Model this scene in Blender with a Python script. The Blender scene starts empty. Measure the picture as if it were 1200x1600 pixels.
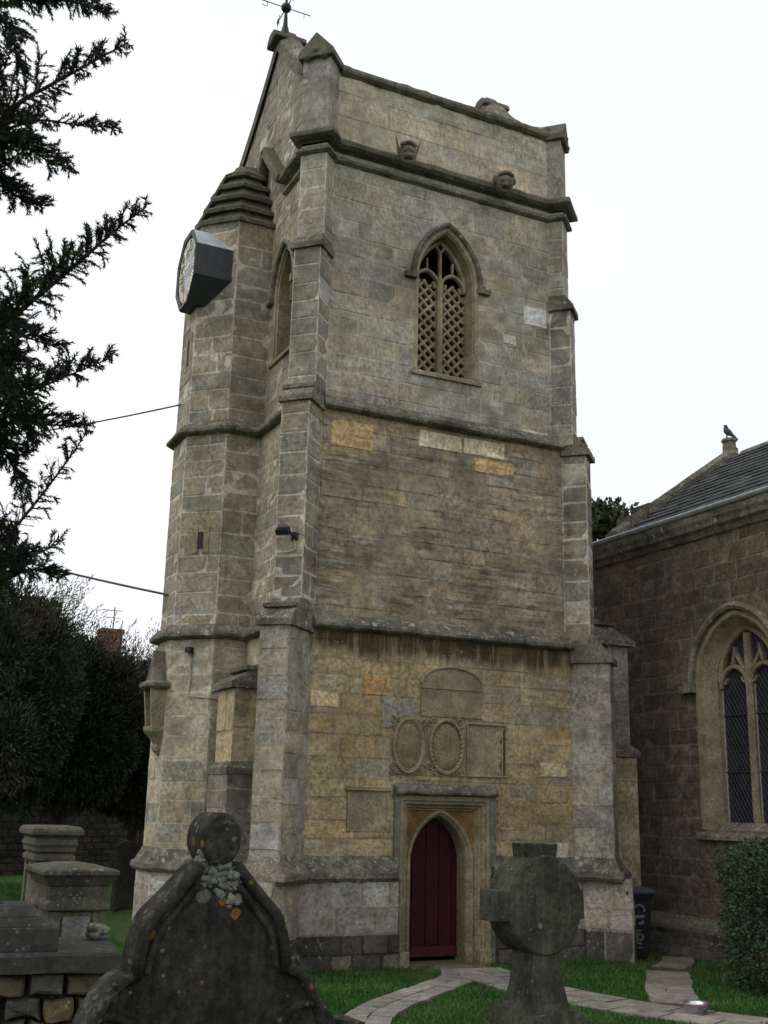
import bpy, math, random
from mathutils import Vector, Matrix, noise
random.seed(7)
SC = bpy.context.scene
COL = SC.collection
V = Vector
s2 = 2 ** -.5

# ------------------------------------------------------------------ camera
F = 1769.5
YAW, PITCH, ROLL = [math.radians(a) for a in (25.62, 14.59, 1.32)]
EYE = V((-8.4395, -15.5009, 2.2141))
_cy, _sy, _cp, _sp = math.cos(YAW), math.sin(YAW), math.cos(PITCH), math.sin(PITCH)
FWD = V((_sy * _cp, _cy * _cp, _sp))
_r0 = V((_cy, -_sy, 0)); _u0 = _r0.cross(FWD)
RIGHT = math.cos(ROLL) * _r0 + math.sin(ROLL) * _u0
UP = -math.sin(ROLL) * _r0 + math.cos(ROLL) * _u0
cd = bpy.data.cameras.new('camera'); cam = bpy.data.objects.new('camera', cd); COL.objects.link(cam)
m = Matrix((RIGHT, UP, -FWD)).transposed().to_4x4(); m.translation = EYE
cam.matrix_world = m
cd.sensor_fit = 'VERTICAL'; cd.sensor_height = 24; cd.lens = F / 1600 * 24
cd.clip_start = .05; cd.clip_end = 3000
SC.camera = cam
SC.render.resolution_x, SC.render.resolution_y = 768, 1024

# ------------------------------------------------------------------ sky, sun, exposure
world = bpy.data.worlds.new('World'); SC.world = world; world.use_nodes = True
wn = world.node_tree; wn.nodes.clear()
sky = wn.nodes.new('ShaderNodeTexSky'); sky.sky_type = 'NISHITA'; sky.sun_disc = False
SUN_EL, SUN_AZ = math.radians(52), math.radians(-78)     # azimuth measured from +Y towards +X
sky.sun_elevation = SUN_EL; sky.sun_rotation = SUN_AZ
sky.air_density = 1.0; sky.dust_density = 6.0; sky.ozone_density = 1.0
mixn = wn.nodes.new('ShaderNodeMix'); mixn.data_type = 'RGBA'; mixn.inputs[0].default_value = .86
mixn.inputs[7].default_value = (11.9, 12.2, 12.7, 1)      # even white cloud cover in front of the clear sky
bg = wn.nodes.new('ShaderNodeBackground'); bg.inputs[1].default_value = .1
wo = wn.nodes.new('ShaderNodeOutputWorld')
tc = wn.nodes.new('ShaderNodeTexCoord'); mp = wn.nodes.new('ShaderNodeMapping'); mp.inputs['Scale'].default_value = (1, 1, 2.2)
cn = wn.nodes.new('ShaderNodeTexNoise'); cn.inputs['Scale'].default_value = 2.4; cn.inputs['Detail'].default_value = 5
cr_ = wn.nodes.new('ShaderNodeMix'); cr_.data_type = 'RGBA'; cr_.inputs[6].default_value = (11.7, 12.05, 12.6, 1); cr_.inputs[7].default_value = (13.2, 13.2, 13.3, 1)
mr_ = wn.nodes.new('ShaderNodeMapRange'); mr_.inputs[1].default_value = .35; mr_.inputs[2].default_value = .65
wn.links.new(tc.outputs['Generated'], mp.inputs[0]); wn.links.new(mp.outputs[0], cn.inputs[0]); wn.links.new(cn.outputs[0], mr_.inputs[0]); wn.links.new(mr_.outputs[0], cr_.inputs[0]); wn.links.new(cr_.outputs[2], mixn.inputs[7])
wn.links.new(sky.outputs[0], mixn.inputs[6]); wn.links.new(mixn.outputs[2], bg.inputs[0]); wn.links.new(bg.outputs[0], wo.inputs[0])
sl = bpy.data.lights.new('sun', 'SUN'); sl.energy = .8; sl.angle = math.radians(40); sl.color = (1, .96, .9)
sun = bpy.data.objects.new('sun', sl); COL.objects.link(sun)
sd = V((math.sin(SUN_AZ) * math.cos(SUN_EL), math.cos(SUN_AZ) * math.cos(SUN_EL), math.sin(SUN_EL)))
sun.rotation_euler = (-sd).to_track_quat('-Z', 'Y').to_euler()
SC.view_settings.view_transform = 'Standard'; SC.view_settings.look = 'None'
SC.view_settings.exposure = -.1; SC.view_settings.gamma = 1
SC.view_settings.use_curve_mapping = False

# ------------------------------------------------------------------ helpers
def ray(x, y): return FWD + (x - 600) / F * RIGHT - (y - 800) / F * UP
def at(x, y, d): return EYE + ray(x, y) * d
def project(p):
    q = p - EYE; w = q.dot(FWD)
    return (600 + F * q.dot(RIGHT) / w, 800 - F * q.dot(UP) / w, w)

class MB:
    def __init__(self, tint=(.3, .26, .2, .5)):
        self.v = []; self.f = []; self.t = []; self.tint = tint
    def poly(self, pts, tint=None):
        i = len(self.v); self.v += [tuple(p) for p in pts]; self.f.append(tuple(range(i, i + len(pts)))); self.t.append(tint or self.tint)
    def grid(self, rows, tint=None, closed=False):
        i = len(self.v); n = len(rows[0])
        for r in rows: self.v += [tuple(p) for p in r]
        for a in range(len(rows) - 1):
            for b in range(n if closed else n - 1):
                c = (b + 1) % n
                self.f.append((i + a * n + b, i + a * n + c, i + (a + 1) * n + c, i + (a + 1) * n + b)); self.t.append(tint or self.tint)
    def hexa(self, p, tint=None):      # p: 8 corners, bottom four then top four
        i = len(self.v); self.v += [tuple(q) for q in p]
        for f in ((3, 2, 1, 0), (4, 5, 6, 7), (0, 1, 5, 4), (1, 2, 6, 5), (2, 3, 7, 6), (3, 0, 4, 7)):
            self.f.append(tuple(i + k for k in f)); self.t.append(tint or self.tint)
    def box(self, x0, x1, y0, y1, z0, z1, M=None, tint=None):
        p = [V(q) for q in ((x0, y0, z0), (x1, y0, z0), (x1, y1, z0), (x0, y1, z0), (x0, y0, z1), (x1, y0, z1), (x1, y1, z1), (x0, y1, z1))]
        if M: p = [M @ q for q in p]
        self.hexa(p, tint)
    def prism(self, pts, d, tint=None):   # polygon extruded by vector d, both ends closed
        pts = [V(p) for p in pts]; n = len(pts); i = len(self.v)
        self.v += [tuple(p) for p in pts] + [tuple(p + d) for p in pts]
        self.f.append(tuple(i + n - 1 - k for k in range(n))); self.f.append(tuple(i + n + k for k in range(n)))
        for k in range(n): self.f.append((i + k, i + (k + 1) % n, i + n + (k + 1) % n, i + n + k))
        self.t += [tint or self.tint] * (n + 2)
    def tube(self, pts, r, seg=8, tint=None, cap=True):
        pts = [V(p) for p in pts]; n = len(pts); rows = []
        rs = r if isinstance(r, (list, tuple)) else [r] * n
        prev = None
        for k, p in enumerate(pts):
            t = (pts[min(k + 1, n - 1)] - pts[max(k - 1, 0)]).normalized()
            a = prev if prev is not None else (V((0, 0, 1)) if abs(t.z) < .9 else V((1, 0, 0)))
            a = (a - t * a.dot(t)).normalized(); prev = a; b = t.cross(a)
            rows.append([p + rs[k] * (math.cos(j * 2 * math.pi / seg) * a + math.sin(j * 2 * math.pi / seg) * b) for j in range(seg)])
        self.grid(rows, tint, True)
        if cap: self.poly(rows[0][::-1], tint); self.poly(rows[-1], tint)
    def lathe(self, prof, c, seg=16, M=None, a0=0, tint=None):
        rows = []
        for r, z in prof:
            row = [V((r * math.cos(a0 + j * 2 * math.pi / seg), r * math.sin(a0 + j * 2 * math.pi / seg), z)) for j in range(seg)]
            rows.append([(M @ q if M else q) + V(c) for q in row])
        self.grid(rows, tint, True); self.poly(rows[0][::-1], tint); self.poly(rows[-1], tint)
    def ball(self, c, r, seg=12, rings=8, fn=None, tint=None):
        rr = r if isinstance(r, (list, tuple)) else (r, r, r); rows = []
        for a in range(rings + 1):
            th = math.pi * (a + .02 * (a == 0) - .02 * (a == rings)) / rings; row = []
            for b in range(seg):
                ph = 2 * math.pi * b / seg
                q = V((math.sin(th) * math.cos(ph), math.sin(th) * math.sin(ph), math.cos(th)))
                k = fn(q) if fn else 1
                row.append(V(c) + V((q.x * rr[0] * k, q.y * rr[1] * k, q.z * rr[2] * k)))
            rows.append(row)
        self.grid(rows[::-1], tint, True)
    def build(self, name, mat, parent=None, smooth=False, bevel=0, **props):
        me = bpy.data.meshes.new(name); me.from_pydata(self.v, [], self.f)
        at_ = me.color_attributes.new('tint', 'FLOAT_COLOR', 'CORNER')
        buf = []
        for f, t in zip(self.f, self.t): buf.extend(list(t) * len(f))
        at_.data.foreach_set('color', buf)
        if smooth: me.polygons.foreach_set('use_smooth', [True] * len(me.polygons))
        me.materials.append(mat)
        o = bpy.data.objects.new(name, me); COL.objects.link(o)
        if parent: o.parent = parent; o.matrix_parent_inverse = Matrix.Translation(-parent.location) if parent.type == 'EMPTY' else Matrix.Identity(4)
        if bevel:
            md = o.modifiers.new('bevel', 'BEVEL'); md.width = bevel; md.segments = 2; md.limit_method = 'ANGLE'
        for k, v in props.items(): o[k] = v
        return o
def thing(name, label, cat, loc=(0, 0, 0), group=None):
    o = bpy.data.objects.new(name, None); o.empty_display_size = .2; COL.objects.link(o); o.location = loc
    o['label'] = label; o['category'] = cat
    if group: o['group'] = group
    return o
def tag(o, label, cat, group=None):
    o['label'] = label; o['category'] = cat
    if group: o['group'] = group
    return o
def sm(a, b, x):
    t = min(1, max(0, (x - a) / (b - a))); return t * t * (3 - 2 * t)
def nz(p, s=1.): return noise.noise(V(p) * s)

# ------------------------------------------------------------------ materials
class NT:
    def __init__(self, name):
        self.m = bpy.data.materials.new(name); self.m.use_nodes = True; self.t = self.m.node_tree; self.t.nodes.clear()
        self.out = self.t.nodes.new('ShaderNodeOutputMaterial'); self.b = self.t.nodes.new('ShaderNodeBsdfPrincipled')
        self.t.links.new(self.b.outputs[0], self.out.inputs[0])
    def n(self, t, **k):
        o = self.t.nodes.new(t)
        for a, b in k.items(): setattr(o, a, b)
        return o
    def put(self, i, v):
        if isinstance(v, bpy.types.NodeSocket): self.t.links.new(v, i)
        elif v is not None:
            if hasattr(i.default_value, '__len__') and not hasattr(v, '__len__'): v = [v] * len(i.default_value)
            if hasattr(v, '__len__') and len(i.default_value) == 4 and len(v) == 3: v = tuple(v) + (1,)
            i.default_value = v
    def pos(self): return self.n('ShaderNodeNewGeometry').outputs['Position']
    def nrm(self): return self.n('ShaderNodeNewGeometry').outputs['Normal']
    def vm(self, op, a, b):
        o = self.n('ShaderNodeVectorMath', operation=op); self.put(o.inputs[0], a); self.put(o.inputs[1], b); return o.outputs[0]
    def ma(self, op, a, b=None, clamp=False):
        o = self.n('ShaderNodeMath', operation=op, use_clamp=clamp); self.put(o.inputs[0], a); self.put(o.inputs[1], b); return o.outputs[0]
    def xyz(self, v):
        o = self.n('ShaderNodeSeparateXYZ'); self.put(o.inputs[0], v); return o.outputs
    def noise(self, v, scale, detail=4, rough=.55):
        o = self.n('ShaderNodeTexNoise'); self.put(o.inputs['Vector'], v); o.inputs['Scale'].default_value = scale
        o.inputs['Detail'].default_value = detail; o.inputs['Roughness'].default_value = rough; return o.outputs[0]
    def voro(self, v, scale, out='Distance'):
        o = self.n('ShaderNodeTexVoronoi'); self.put(o.inputs['Vector'], v); o.inputs['Scale'].default_value = scale; return o.outputs[out]
    def mr(self, x, a, b, c=0., d=1., smooth=True):
        o = self.n('ShaderNodeMapRange'); o.interpolation_type = 'SMOOTHSTEP' if smooth else 'LINEAR'
        self.put(o.inputs[0], x)
        for i, q in zip((1, 2, 3, 4), (a, b, c, d)): self.put(o.inputs[i], q)
        return o.outputs[0]
    def mix(self, f, a, b, mode='MIX'):
        o = self.n('ShaderNodeMix', data_type='RGBA', blend_type=mode); self.put(o.inputs[0], f); self.put(o.inputs[6], a); self.put(o.inputs[7], b); return o.outputs[2]
    def bump(self, h, dist=.01, strength=.6):
        o = self.n('ShaderNodeBump'); self.put(o.inputs['Height'], h); o.inputs['Distance'].default_value = dist; o.inputs['Strength'].default_value = strength
        self.t.links.new(o.outputs[0], self.b.inputs['Normal'])
    def fin(self, col, rough=.95, spec=.25, metal=0.):
        self.put(self.b.inputs['Base Color'], col); self.put(self.b.inputs['Roughness'], rough)
        self.put(self.b.inputs['Specular IOR Level'], spec); self.put(self.b.inputs['Metallic'], metal); return self.m

def stone_mat(name, base=None, lichen=1., soot=.5, soot_col=(.035, .032, .026), stri=.5, moss=.6, patina=.5, orange=0., tower=False, bumpd=.012, spot_col=(.42, .42, .38), moss_col=(.05, .055, .024), contrast=1., ledge=.12, streak=0., lsc=1., fsc=1., midc=.55):
    k = NT(name); p = k.pos()
    at_ = k.n('ShaderNodeAttribute', attribute_name='tint')
    c = at_.outputs['Color'] if base is None else base
    al = at_.outputs['Alpha'] if base is None else .6
    up = k.xyz(k.nrm())[2]; X = k.xyz(p)
    big = k.noise(p, .8, 5); mid = k.noise(p, 4.2, 7, .68); fine = k.noise(p, 27 * fsc, 6, .74); grit = k.noise(p, 95 * fsc, 3, .7)
    q = .5 * contrast
    c = k.mix(1., c, k.mr(fine, .32, .68, 1 - q * .75, 1 + q * .6), 'MULTIPLY')
    c = k.mix(1., c, k.mr(mid, .34, .66, 1 - q * midc, 1 + q * midc * .6), 'MULTIPLY')
    c = k.mix(1., c, k.mr(big, .35, .65, 1 - q * .35, 1 + q * .3), 'MULTIPLY')
    # patchy weathering that greys the stone
    hs = k.n('ShaderNodeHueSaturation'); hs.inputs['Saturation'].default_value = .66; hs.inputs['Value'].default_value = .95; k.put(hs.inputs['Color'], c)
    pm = k.mr(k.noise(k.vm('ADD', p, (7, 3, 1)), 1.7, 7, .72), .43, .6)
    c = k.mix(k.ma('MULTIPLY', pm, k.ma('MULTIPLY', al, patina), True), c, hs.outputs[0])
    # bedding lines worn into the soft stone, in places only
    st = k.noise(k.vm('ADD', k.vm('MULTIPLY', p, (.9, .9, 9.)), k.vm('MULTIPLY', k.vm('ADD', mid, (0, 0, 0)), (0, 0, .8))), 1.2, 7, .72)
    sw = k.mr(k.noise(k.vm('ADD', p, (1, 8, 2)), 1.1, 3), .4, .62, .12, 1.)
    if tower:
        fr = k.ma('MULTIPLY', k.mr(X[1], .1, .14, 1, 0), k.mr(X[1], -.1, -.05, 0, 1))
        zone = k.ma('MULTIPLY', k.ma('MULTIPLY', k.mr(X[2], 4.8, 5.0), k.mr(X[2], 8.2, 8.3, 1, 0)), fr)
        sw = k.ma('MULTIPLY', sw, k.ma('ADD', .35, k.ma('MULTIPLY', zone, .75)))
    sw = k.ma('MULTIPLY', sw, stri, True)
    c = k.mix(sw, c, k.mix(1., c, k.mr(st, .36, .62, .42, 1.3), 'MULTIPLY'))
    # pits
    c = k.mix(k.mr(grit, .58, .68, 0, .55 * contrast), c, k.mix(1., c, (.35, .33, .3), 'MULTIPLY'))
    # dark crust
    cm = k.ma('MULTIPLY', k.mr(k.ma('ADD', k.ma('MULTIPLY', k.noise(k.vm('ADD', p, (2, 5, 9)), 1.3, 6, .7), .6), k.ma('MULTIPLY', fine, .4)), .49, .61), k.ma('MULTIPLY', al, soot), True)
    c = k.mix(cm, c, soot_col)
    if tower:
        drip = k.noise(k.vm('MULTIPLY', p, (3.4, 0, .5)), 1.6, 7, .68); dr2 = k.noise(k.vm('MULTIPLY', k.vm('ADD', p, (3, 0, 0)), (5., 0, .5)), 1.5, 6, .68)
        edge = k.ma('ADD', k.ma('ADD', 4.2, k.ma('MULTIPLY', drip, .46)), k.ma('MULTIPLY', k.ma('SUBTRACT', big, .5), .4))
        lowx = k.noise(k.vm('MULTIPLY', p, (1., 0, .2)), 1.1, 3); d1 = k.ma('MULTIPLY', k.ma('MULTIPLY', k.mr(lowx, .34, .5, .62, 1.), k.mr(k.ma('SUBTRACT', X[2], edge), -.13, .12)), k.mr(X[2], 4.76, 4.79, 1, 0))
        c = k.mix(k.ma('MULTIPLY', k.ma('MULTIPLY', d1, fr), .92), c, (.06, .04, .02))
        lowe = k.ma('SUBTRACT', 4.62, k.ma('MULTIPLY', dr2, .55))
        c = k.mix(k.ma('MULTIPLY', k.ma('MULTIPLY', k.ma('MULTIPLY', fr, k.mr(k.ma('SUBTRACT', X[2], lowe), -.02, .05)), k.mr(X[2], 4.76, 4.79, 1, 0)), k.mr(k.ma('ADD', dr2, k.ma('MULTIPLY', k.ma('SUBTRACT', lowx, .5), .5)), .48, .64, 0, .8)), c, (.3, .26, .16))
        e2 = k.ma('ADD', 7.75, k.ma('MULTIPLY', drip, .5))
        d2 = k.ma('MULTIPLY', k.mr(k.ma('SUBTRACT', X[2], e2), -.05, .15), k.mr(X[2], 8.24, 8.27, 1, 0))
        c = k.mix(k.ma('MULTIPLY', k.ma('MULTIPLY', d2, fr), .22), c, (.12, .065, .027))
    if streak:
        sk = k.noise(k.vm('MULTIPLY', p, (9., 9., .55)), 1.6, 6, .65); c = k.mix(streak, c, k.mix(1., c, k.mr(sk, .35, .65, .3, 1.7), 'MULTIPLY'))
    # moss on what faces up
    mo = k.ma('MULTIPLY', k.mr(k.ma('ADD', up, k.ma('MULTIPLY', k.ma('SUBTRACT', mid, .5), 1.4)), .3, .8), moss)
    c = k.mix(k.ma('MULTIPLY', mo, k.mr(fine, .3, .6, .4, 1)), c, moss_col)
    # lichen in colonies: crusts, rosettes and specks; thicker on ledges
    colony = k.ma('ADD', k.noise(k.vm('ADD', p, (0, 9, 4)), 1.4, 5, .62), k.mr(up, .2, .7, 0, ledge))
    crust = k.ma('MULTIPLY', k.mr(k.noise(p, 12 * (.5 + .5 * lsc), 7, .78), .53, .6), k.mr(colony, .5, .64))
    vr = k.n('ShaderNodeTexVoronoi'); k.put(vr.inputs['Vector'], p); vr.inputs['Scale'].default_value = 10 * lsc
    rad = k.ma('MULTIPLY', k.mr(k.xyz(vr.outputs['Color'])[0], .45, 1., -.1, .3, False), k.mr(colony, .4, .58))
    wob = k.ma('MULTIPLY', k.ma('SUBTRACT', fine, .5), .3)
    ros = k.mr(k.ma('SUBTRACT', k.ma('ADD', vr.outputs['Distance'], wob), rad), -.04, .02, 1, 0)
    v3 = k.n('ShaderNodeTexVoronoi'); k.put(v3.inputs['Vector'], p); v3.inputs['Scale'].default_value = 38 * lsc
    rad3 = k.ma('MULTIPLY', k.mr(k.xyz(v3.outputs['Color'])[1], .6, 1., -.1, .36, False), k.mr(colony, .38, .54))
    sp3 = k.mr(k.ma('SUBTRACT', k.ma('ADD', v3.outputs['Distance'], wob), rad3), -.05, .03, 1, 0)
    l = k.ma('MAXIMUM', k.ma('MAXIMUM', k.ma('MULTIPLY', crust, .6), k.ma('MULTIPLY', ros, .9)), sp3)
    l = k.ma('MULTIPLY', k.ma('MULTIPLY', l, al), lichen, True)
    c = k.mix(k.ma('MULTIPLY', l, k.mr(grit, .3, .6, .4, .95)), c, spot_col)
    if orange:
        o1 = k.n('ShaderNodeTexVoronoi'); k.put(o1.inputs['Vector'], k.vm('ADD', p, (4.3, 1.7, .6))); o1.inputs['Scale'].default_value = 24
        th = k.ma('MULTIPLY', k.mr(k.xyz(o1.outputs['Color'])[0], .5, 1, -.1, .42, False), k.mr(k.noise(p, 2.6, 3), .42, .6))
        om = k.mr(k.ma('SUBTRACT', k.ma('ADD', o1.outputs['Distance'], wob), th), -.08, .03, 1, 0)
        c = k.mix(k.ma('MULTIPLY', k.ma('MULTIPLY', om, orange), k.mr(grit, .3, .6, .5, 1)), c, (.23, .12, .02))
    h = k.ma('ADD', k.ma('ADD', k.ma('MULTIPLY', fine, .45), k.ma('MULTIPLY', mid, .9)), k.ma('ADD', k.ma('MULTIPLY', st, k.ma('MULTIPLY', sw, .7)), k.ma('ADD', k.ma('MULTIPLY', l, .15), k.ma('MULTIPLY', grit, .12))))
    k.bump(h, bumpd, .85)
    return k.fin(c, .95, .15)

def plain(name, col, rough=.6, metal=0., var=.25, scale=9, spec=.4, dirt=None, bump=0):
    k = NT(name); p = k.pos(); n1 = k.noise(p, scale, 5, .6)
    c = k.mix(1., col, k.mr(n1, .3, .7, 1 - var, 1 + var), 'MULTIPLY')
    if dirt: c = k.mix(k.mr(k.noise(p, scale * .4, 5, .7), .45, .7, 0, .7), c, dirt)
    if bump: k.bump(k.noise(p, scale * 4, 4), bump, .6)
    return k.fin(c, rough, spec, metal)

def leaf_mat(name, a, b, c2, scale=3.):
    k = NT(name); p = k.pos()
    at_ = k.n('ShaderNodeAttribute', attribute_name='tint')
    n1 = k.noise(p, scale, 3); n2 = k.noise(p, scale * .25, 3)
    c = k.mix(k.mr(n1, .35, .65), a, b); c = k.mix(k.mr(n2, .5, .7, 0, .8), c, c2)
    c = k.mix(1., c, at_.outputs['Color'], 'MULTIPLY')
    return k.fin(c, .6, .25)

M_wall = stone_mat('tower_stone', tower=True, soot=.6, stri=.9, patina=.95, lichen=1.3, moss=.3, bumpd=.02, lsc=.5, fsc=.62, midc=.42)
M_trim = stone_mat('string_stone', base=(.185, .168, .13), lichen=1.7, soot=1.1, stri=.2, moss=.2, patina=.5, ledge=.3, contrast=1.3, lsc=.6, fsc=.7)
M_trimlight = stone_mat('dressed_stone', base=(.34, .28, .175), lichen=.4, soot=.4, stri=.15, moss=.2, patina=.5)
M_cope = stone_mat('mossy_stone', base=(.145, .135, .098), lichen=1.1, soot=.8, stri=.1, moss=.6, patina=.2, ledge=.06)
M_nave = stone_mat('nave_stone', lsc=.5, fsc=.62, lichen=.5, soot=.6, stri=.4, patina=.4, moss=.5)
M_tablet = stone_mat('tablet_stone', base=(.34, .275, .175), lichen=.3, soot=.45, stri=.2, patina=.5, moss=.2)
M_tomb = stone_mat('tomb_stone', base=(.13, .12, .088), lichen=.9, soot=.9, stri=.1, patina=.5, moss=.35)
M_slabdark = stone_mat('ledger_stone', base=(.055, .056, .052), lichen=.5, soot=.4, stri=.1, patina=.3, moss=.15, contrast=.7)
M_head = stone_mat('headstone_stone', streak=.5, contrast=1.3, bumpd=.022, base=(.042, .039, .032), lichen=.75, soot=.8, soot_col=(.012, .012, .011), stri=0, patina=.35, moss=.4, orange=.85, moss_col=(.04, .042, .025), spot_col=(.3, .31, .27))
M_cross = stone_mat('cross_stone', streak=.4, bumpd=.018, contrast=1.2, base=(.072, .073, .05), lichen=.6, soot=.6, soot_col=(.02, .023, .016), stri=0, patina=.5, moss=.5, spot_col=(.27, .3, .25))
M_white = stone_mat('lichen_crust', base=(.19, .21, .16), lichen=.9, soot=1.2, stri=0, patina=.5, moss=.0, contrast=1.5)
M_rubble = stone_mat('rubble_stone', lichen=.6, soot=.8, stri=.2, patina=.4, moss=.7, orange=.3)
M_dark = plain('blackened_lead', (.03, .034, .038), .5, 0, .2, 6, .4)
M_lead_skylit = plain('lead_and_skylit_case', (.42, .45, .49), .45, .2, .2, 5, .5)  # lead of the gutter; on the clock case it paints sky light
M_iron = plain('painted_iron', (.02, .028, .03), .5, .4, .2, 20)
M_gold = plain('gilding', (.8, .73, .52), .4, .3, .15, 20)
M_dial = plain('clock_dial', (.3, .3, .34), .25, 0, .15, 8)  # black dial coloured grey-lilac to carry the sky's reflection
M_interior = plain('interior_shade', (.03, .027, .022), .9)  # near-black colour stands in for the shade of unlit interiors
M_door = plain('dark_red_paint', (.042, .004, .006), .6, 0, .3, 5, .25, dirt=(.016, .003, .004), bump=.003)  # maroon paint, darkened further to hold the doorway's shadow
M_doorlow = plain('worn_red_paint', (.06, .009, .011), .6, 0, .3, 7, .3, dirt=(.05, .012, .012))
M_glass = plain('leaded_glass', (.022, .024, .034), .12, 0, .3, 3, .6)
M_leadline = plain('window_lead', (.05, .05, .06), .5, .3)
M_putty = plain('putty', (.3, .29, .27), .8)
M_bin = plain('black_plastic', (.016, .019, .023), .45, 0, .2, 6, .4)
M_binlid = plain('grey_plastic_lid', (.05, .055, .075), .45, 0, .15, 6, .4)
M_paint = plain('white_paint', (.17, .19, .19), .7, 0, .3, 30)
M_steel = plain('brushed_steel', (.62, .6, .62), .3, .9, .1, 20)
M_pink = plain('pink_rubber', (.3, .08, .2), .6)
M_cable = plain('cable_sheath', (.03, .03, .035), .6)
M_conduit = plain('pale_cable', (.42, .4, .34), .6)
M_brick = plain('red_brick', (.2, .085, .06), .9, 0, .35, 12)
M_bark = plain('bark', (.055, .04, .03), .95, 0, .4, 14, .2, bump=.02)
M_slate = stone_mat('roof_slate', lichen=.35, soot=.3, stri=0, patina=.5, moss=.25, bumpd=.004)
M_path = stone_mat('path_stone', lichen=.25, soot=.25, stri=0, patina=.4, moss=.12, bumpd=.006)
M_yew = leaf_mat('yew_needles', (.022, .036, .018), (.035, .055, .024), (.028, .04, .02), 9)
M_yewfar = leaf_mat('yew_foliage', (.026, .04, .022), (.045, .066, .03), (.07, .052, .034), 1.6)
M_hedge = leaf_mat('hedge_leaves', (.022, .05, .022), (.04, .085, .035), (.02, .04, .02), 7)
M_dry = leaf_mat('dry_hedge', (.19, .18, .13), (.12, .125, .08), (.24, .21, .16), 2)
M_broad = leaf_mat('broad_leaves', (.035, .05, .022), (.055, .07, .03), (.05, .05, .02), 2)
M_pigeon = plain('pigeon_plumage', (.09, .09, .11), .8, 0, .3, 30)
def ground_mat():
    k = NT('lawn'); p = k.pos()
    n1 = k.noise(p, .7, 6, .7); n2 = k.noise(p, 45, 4, .7); n3 = k.noise(p, 9, 4)
    c = k.mix(k.mr(n1, .35, .65), (.032, .082, .018), (.06, .11, .026))
    c = k.mix(k.mr(n3, .55, .75, 0, .5), c, (.065, .07, .025))
    c = k.mix(1., c, k.mr(n2, .3, .7, .5, 1.4), 'MULTIPLY')
    k.bump(n2, .03, .8); return k.fin(c, .95, .15)
M_lawn = ground_mat()
M_grass = leaf_mat('grass_blades', (.028, .1, .018), (.058, .15, .028), (.09, .12, .04), 1.6)

# ------------------------------------------------------------------ ground
def H(x, y):
    return max(.52 * sm(-3.2, -5.8, x), .55 * sm(-7.2, -9.6, y), .45 * sm(5, 10, y))
def axis(lo, hi, step, far): 
    a = [lo + i * step for i in range(int((hi - lo) / step) + 1)]
    e = [12, 30, 70, 160, 400, 900]
    return [lo - q for q in e[::-1]] + a + [hi + q for q in e]
xs = axis(-16, 8, .4, 900); ys = axis(-19, 20, .4, 900)
g = MB(); g.grid([[V((x, y, H(x, y) - (.02 if x < 30 else 0))) for x in xs] for y in ys])
ground = g.build('ground', M_lawn, smooth=True, kind='structure')

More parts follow.
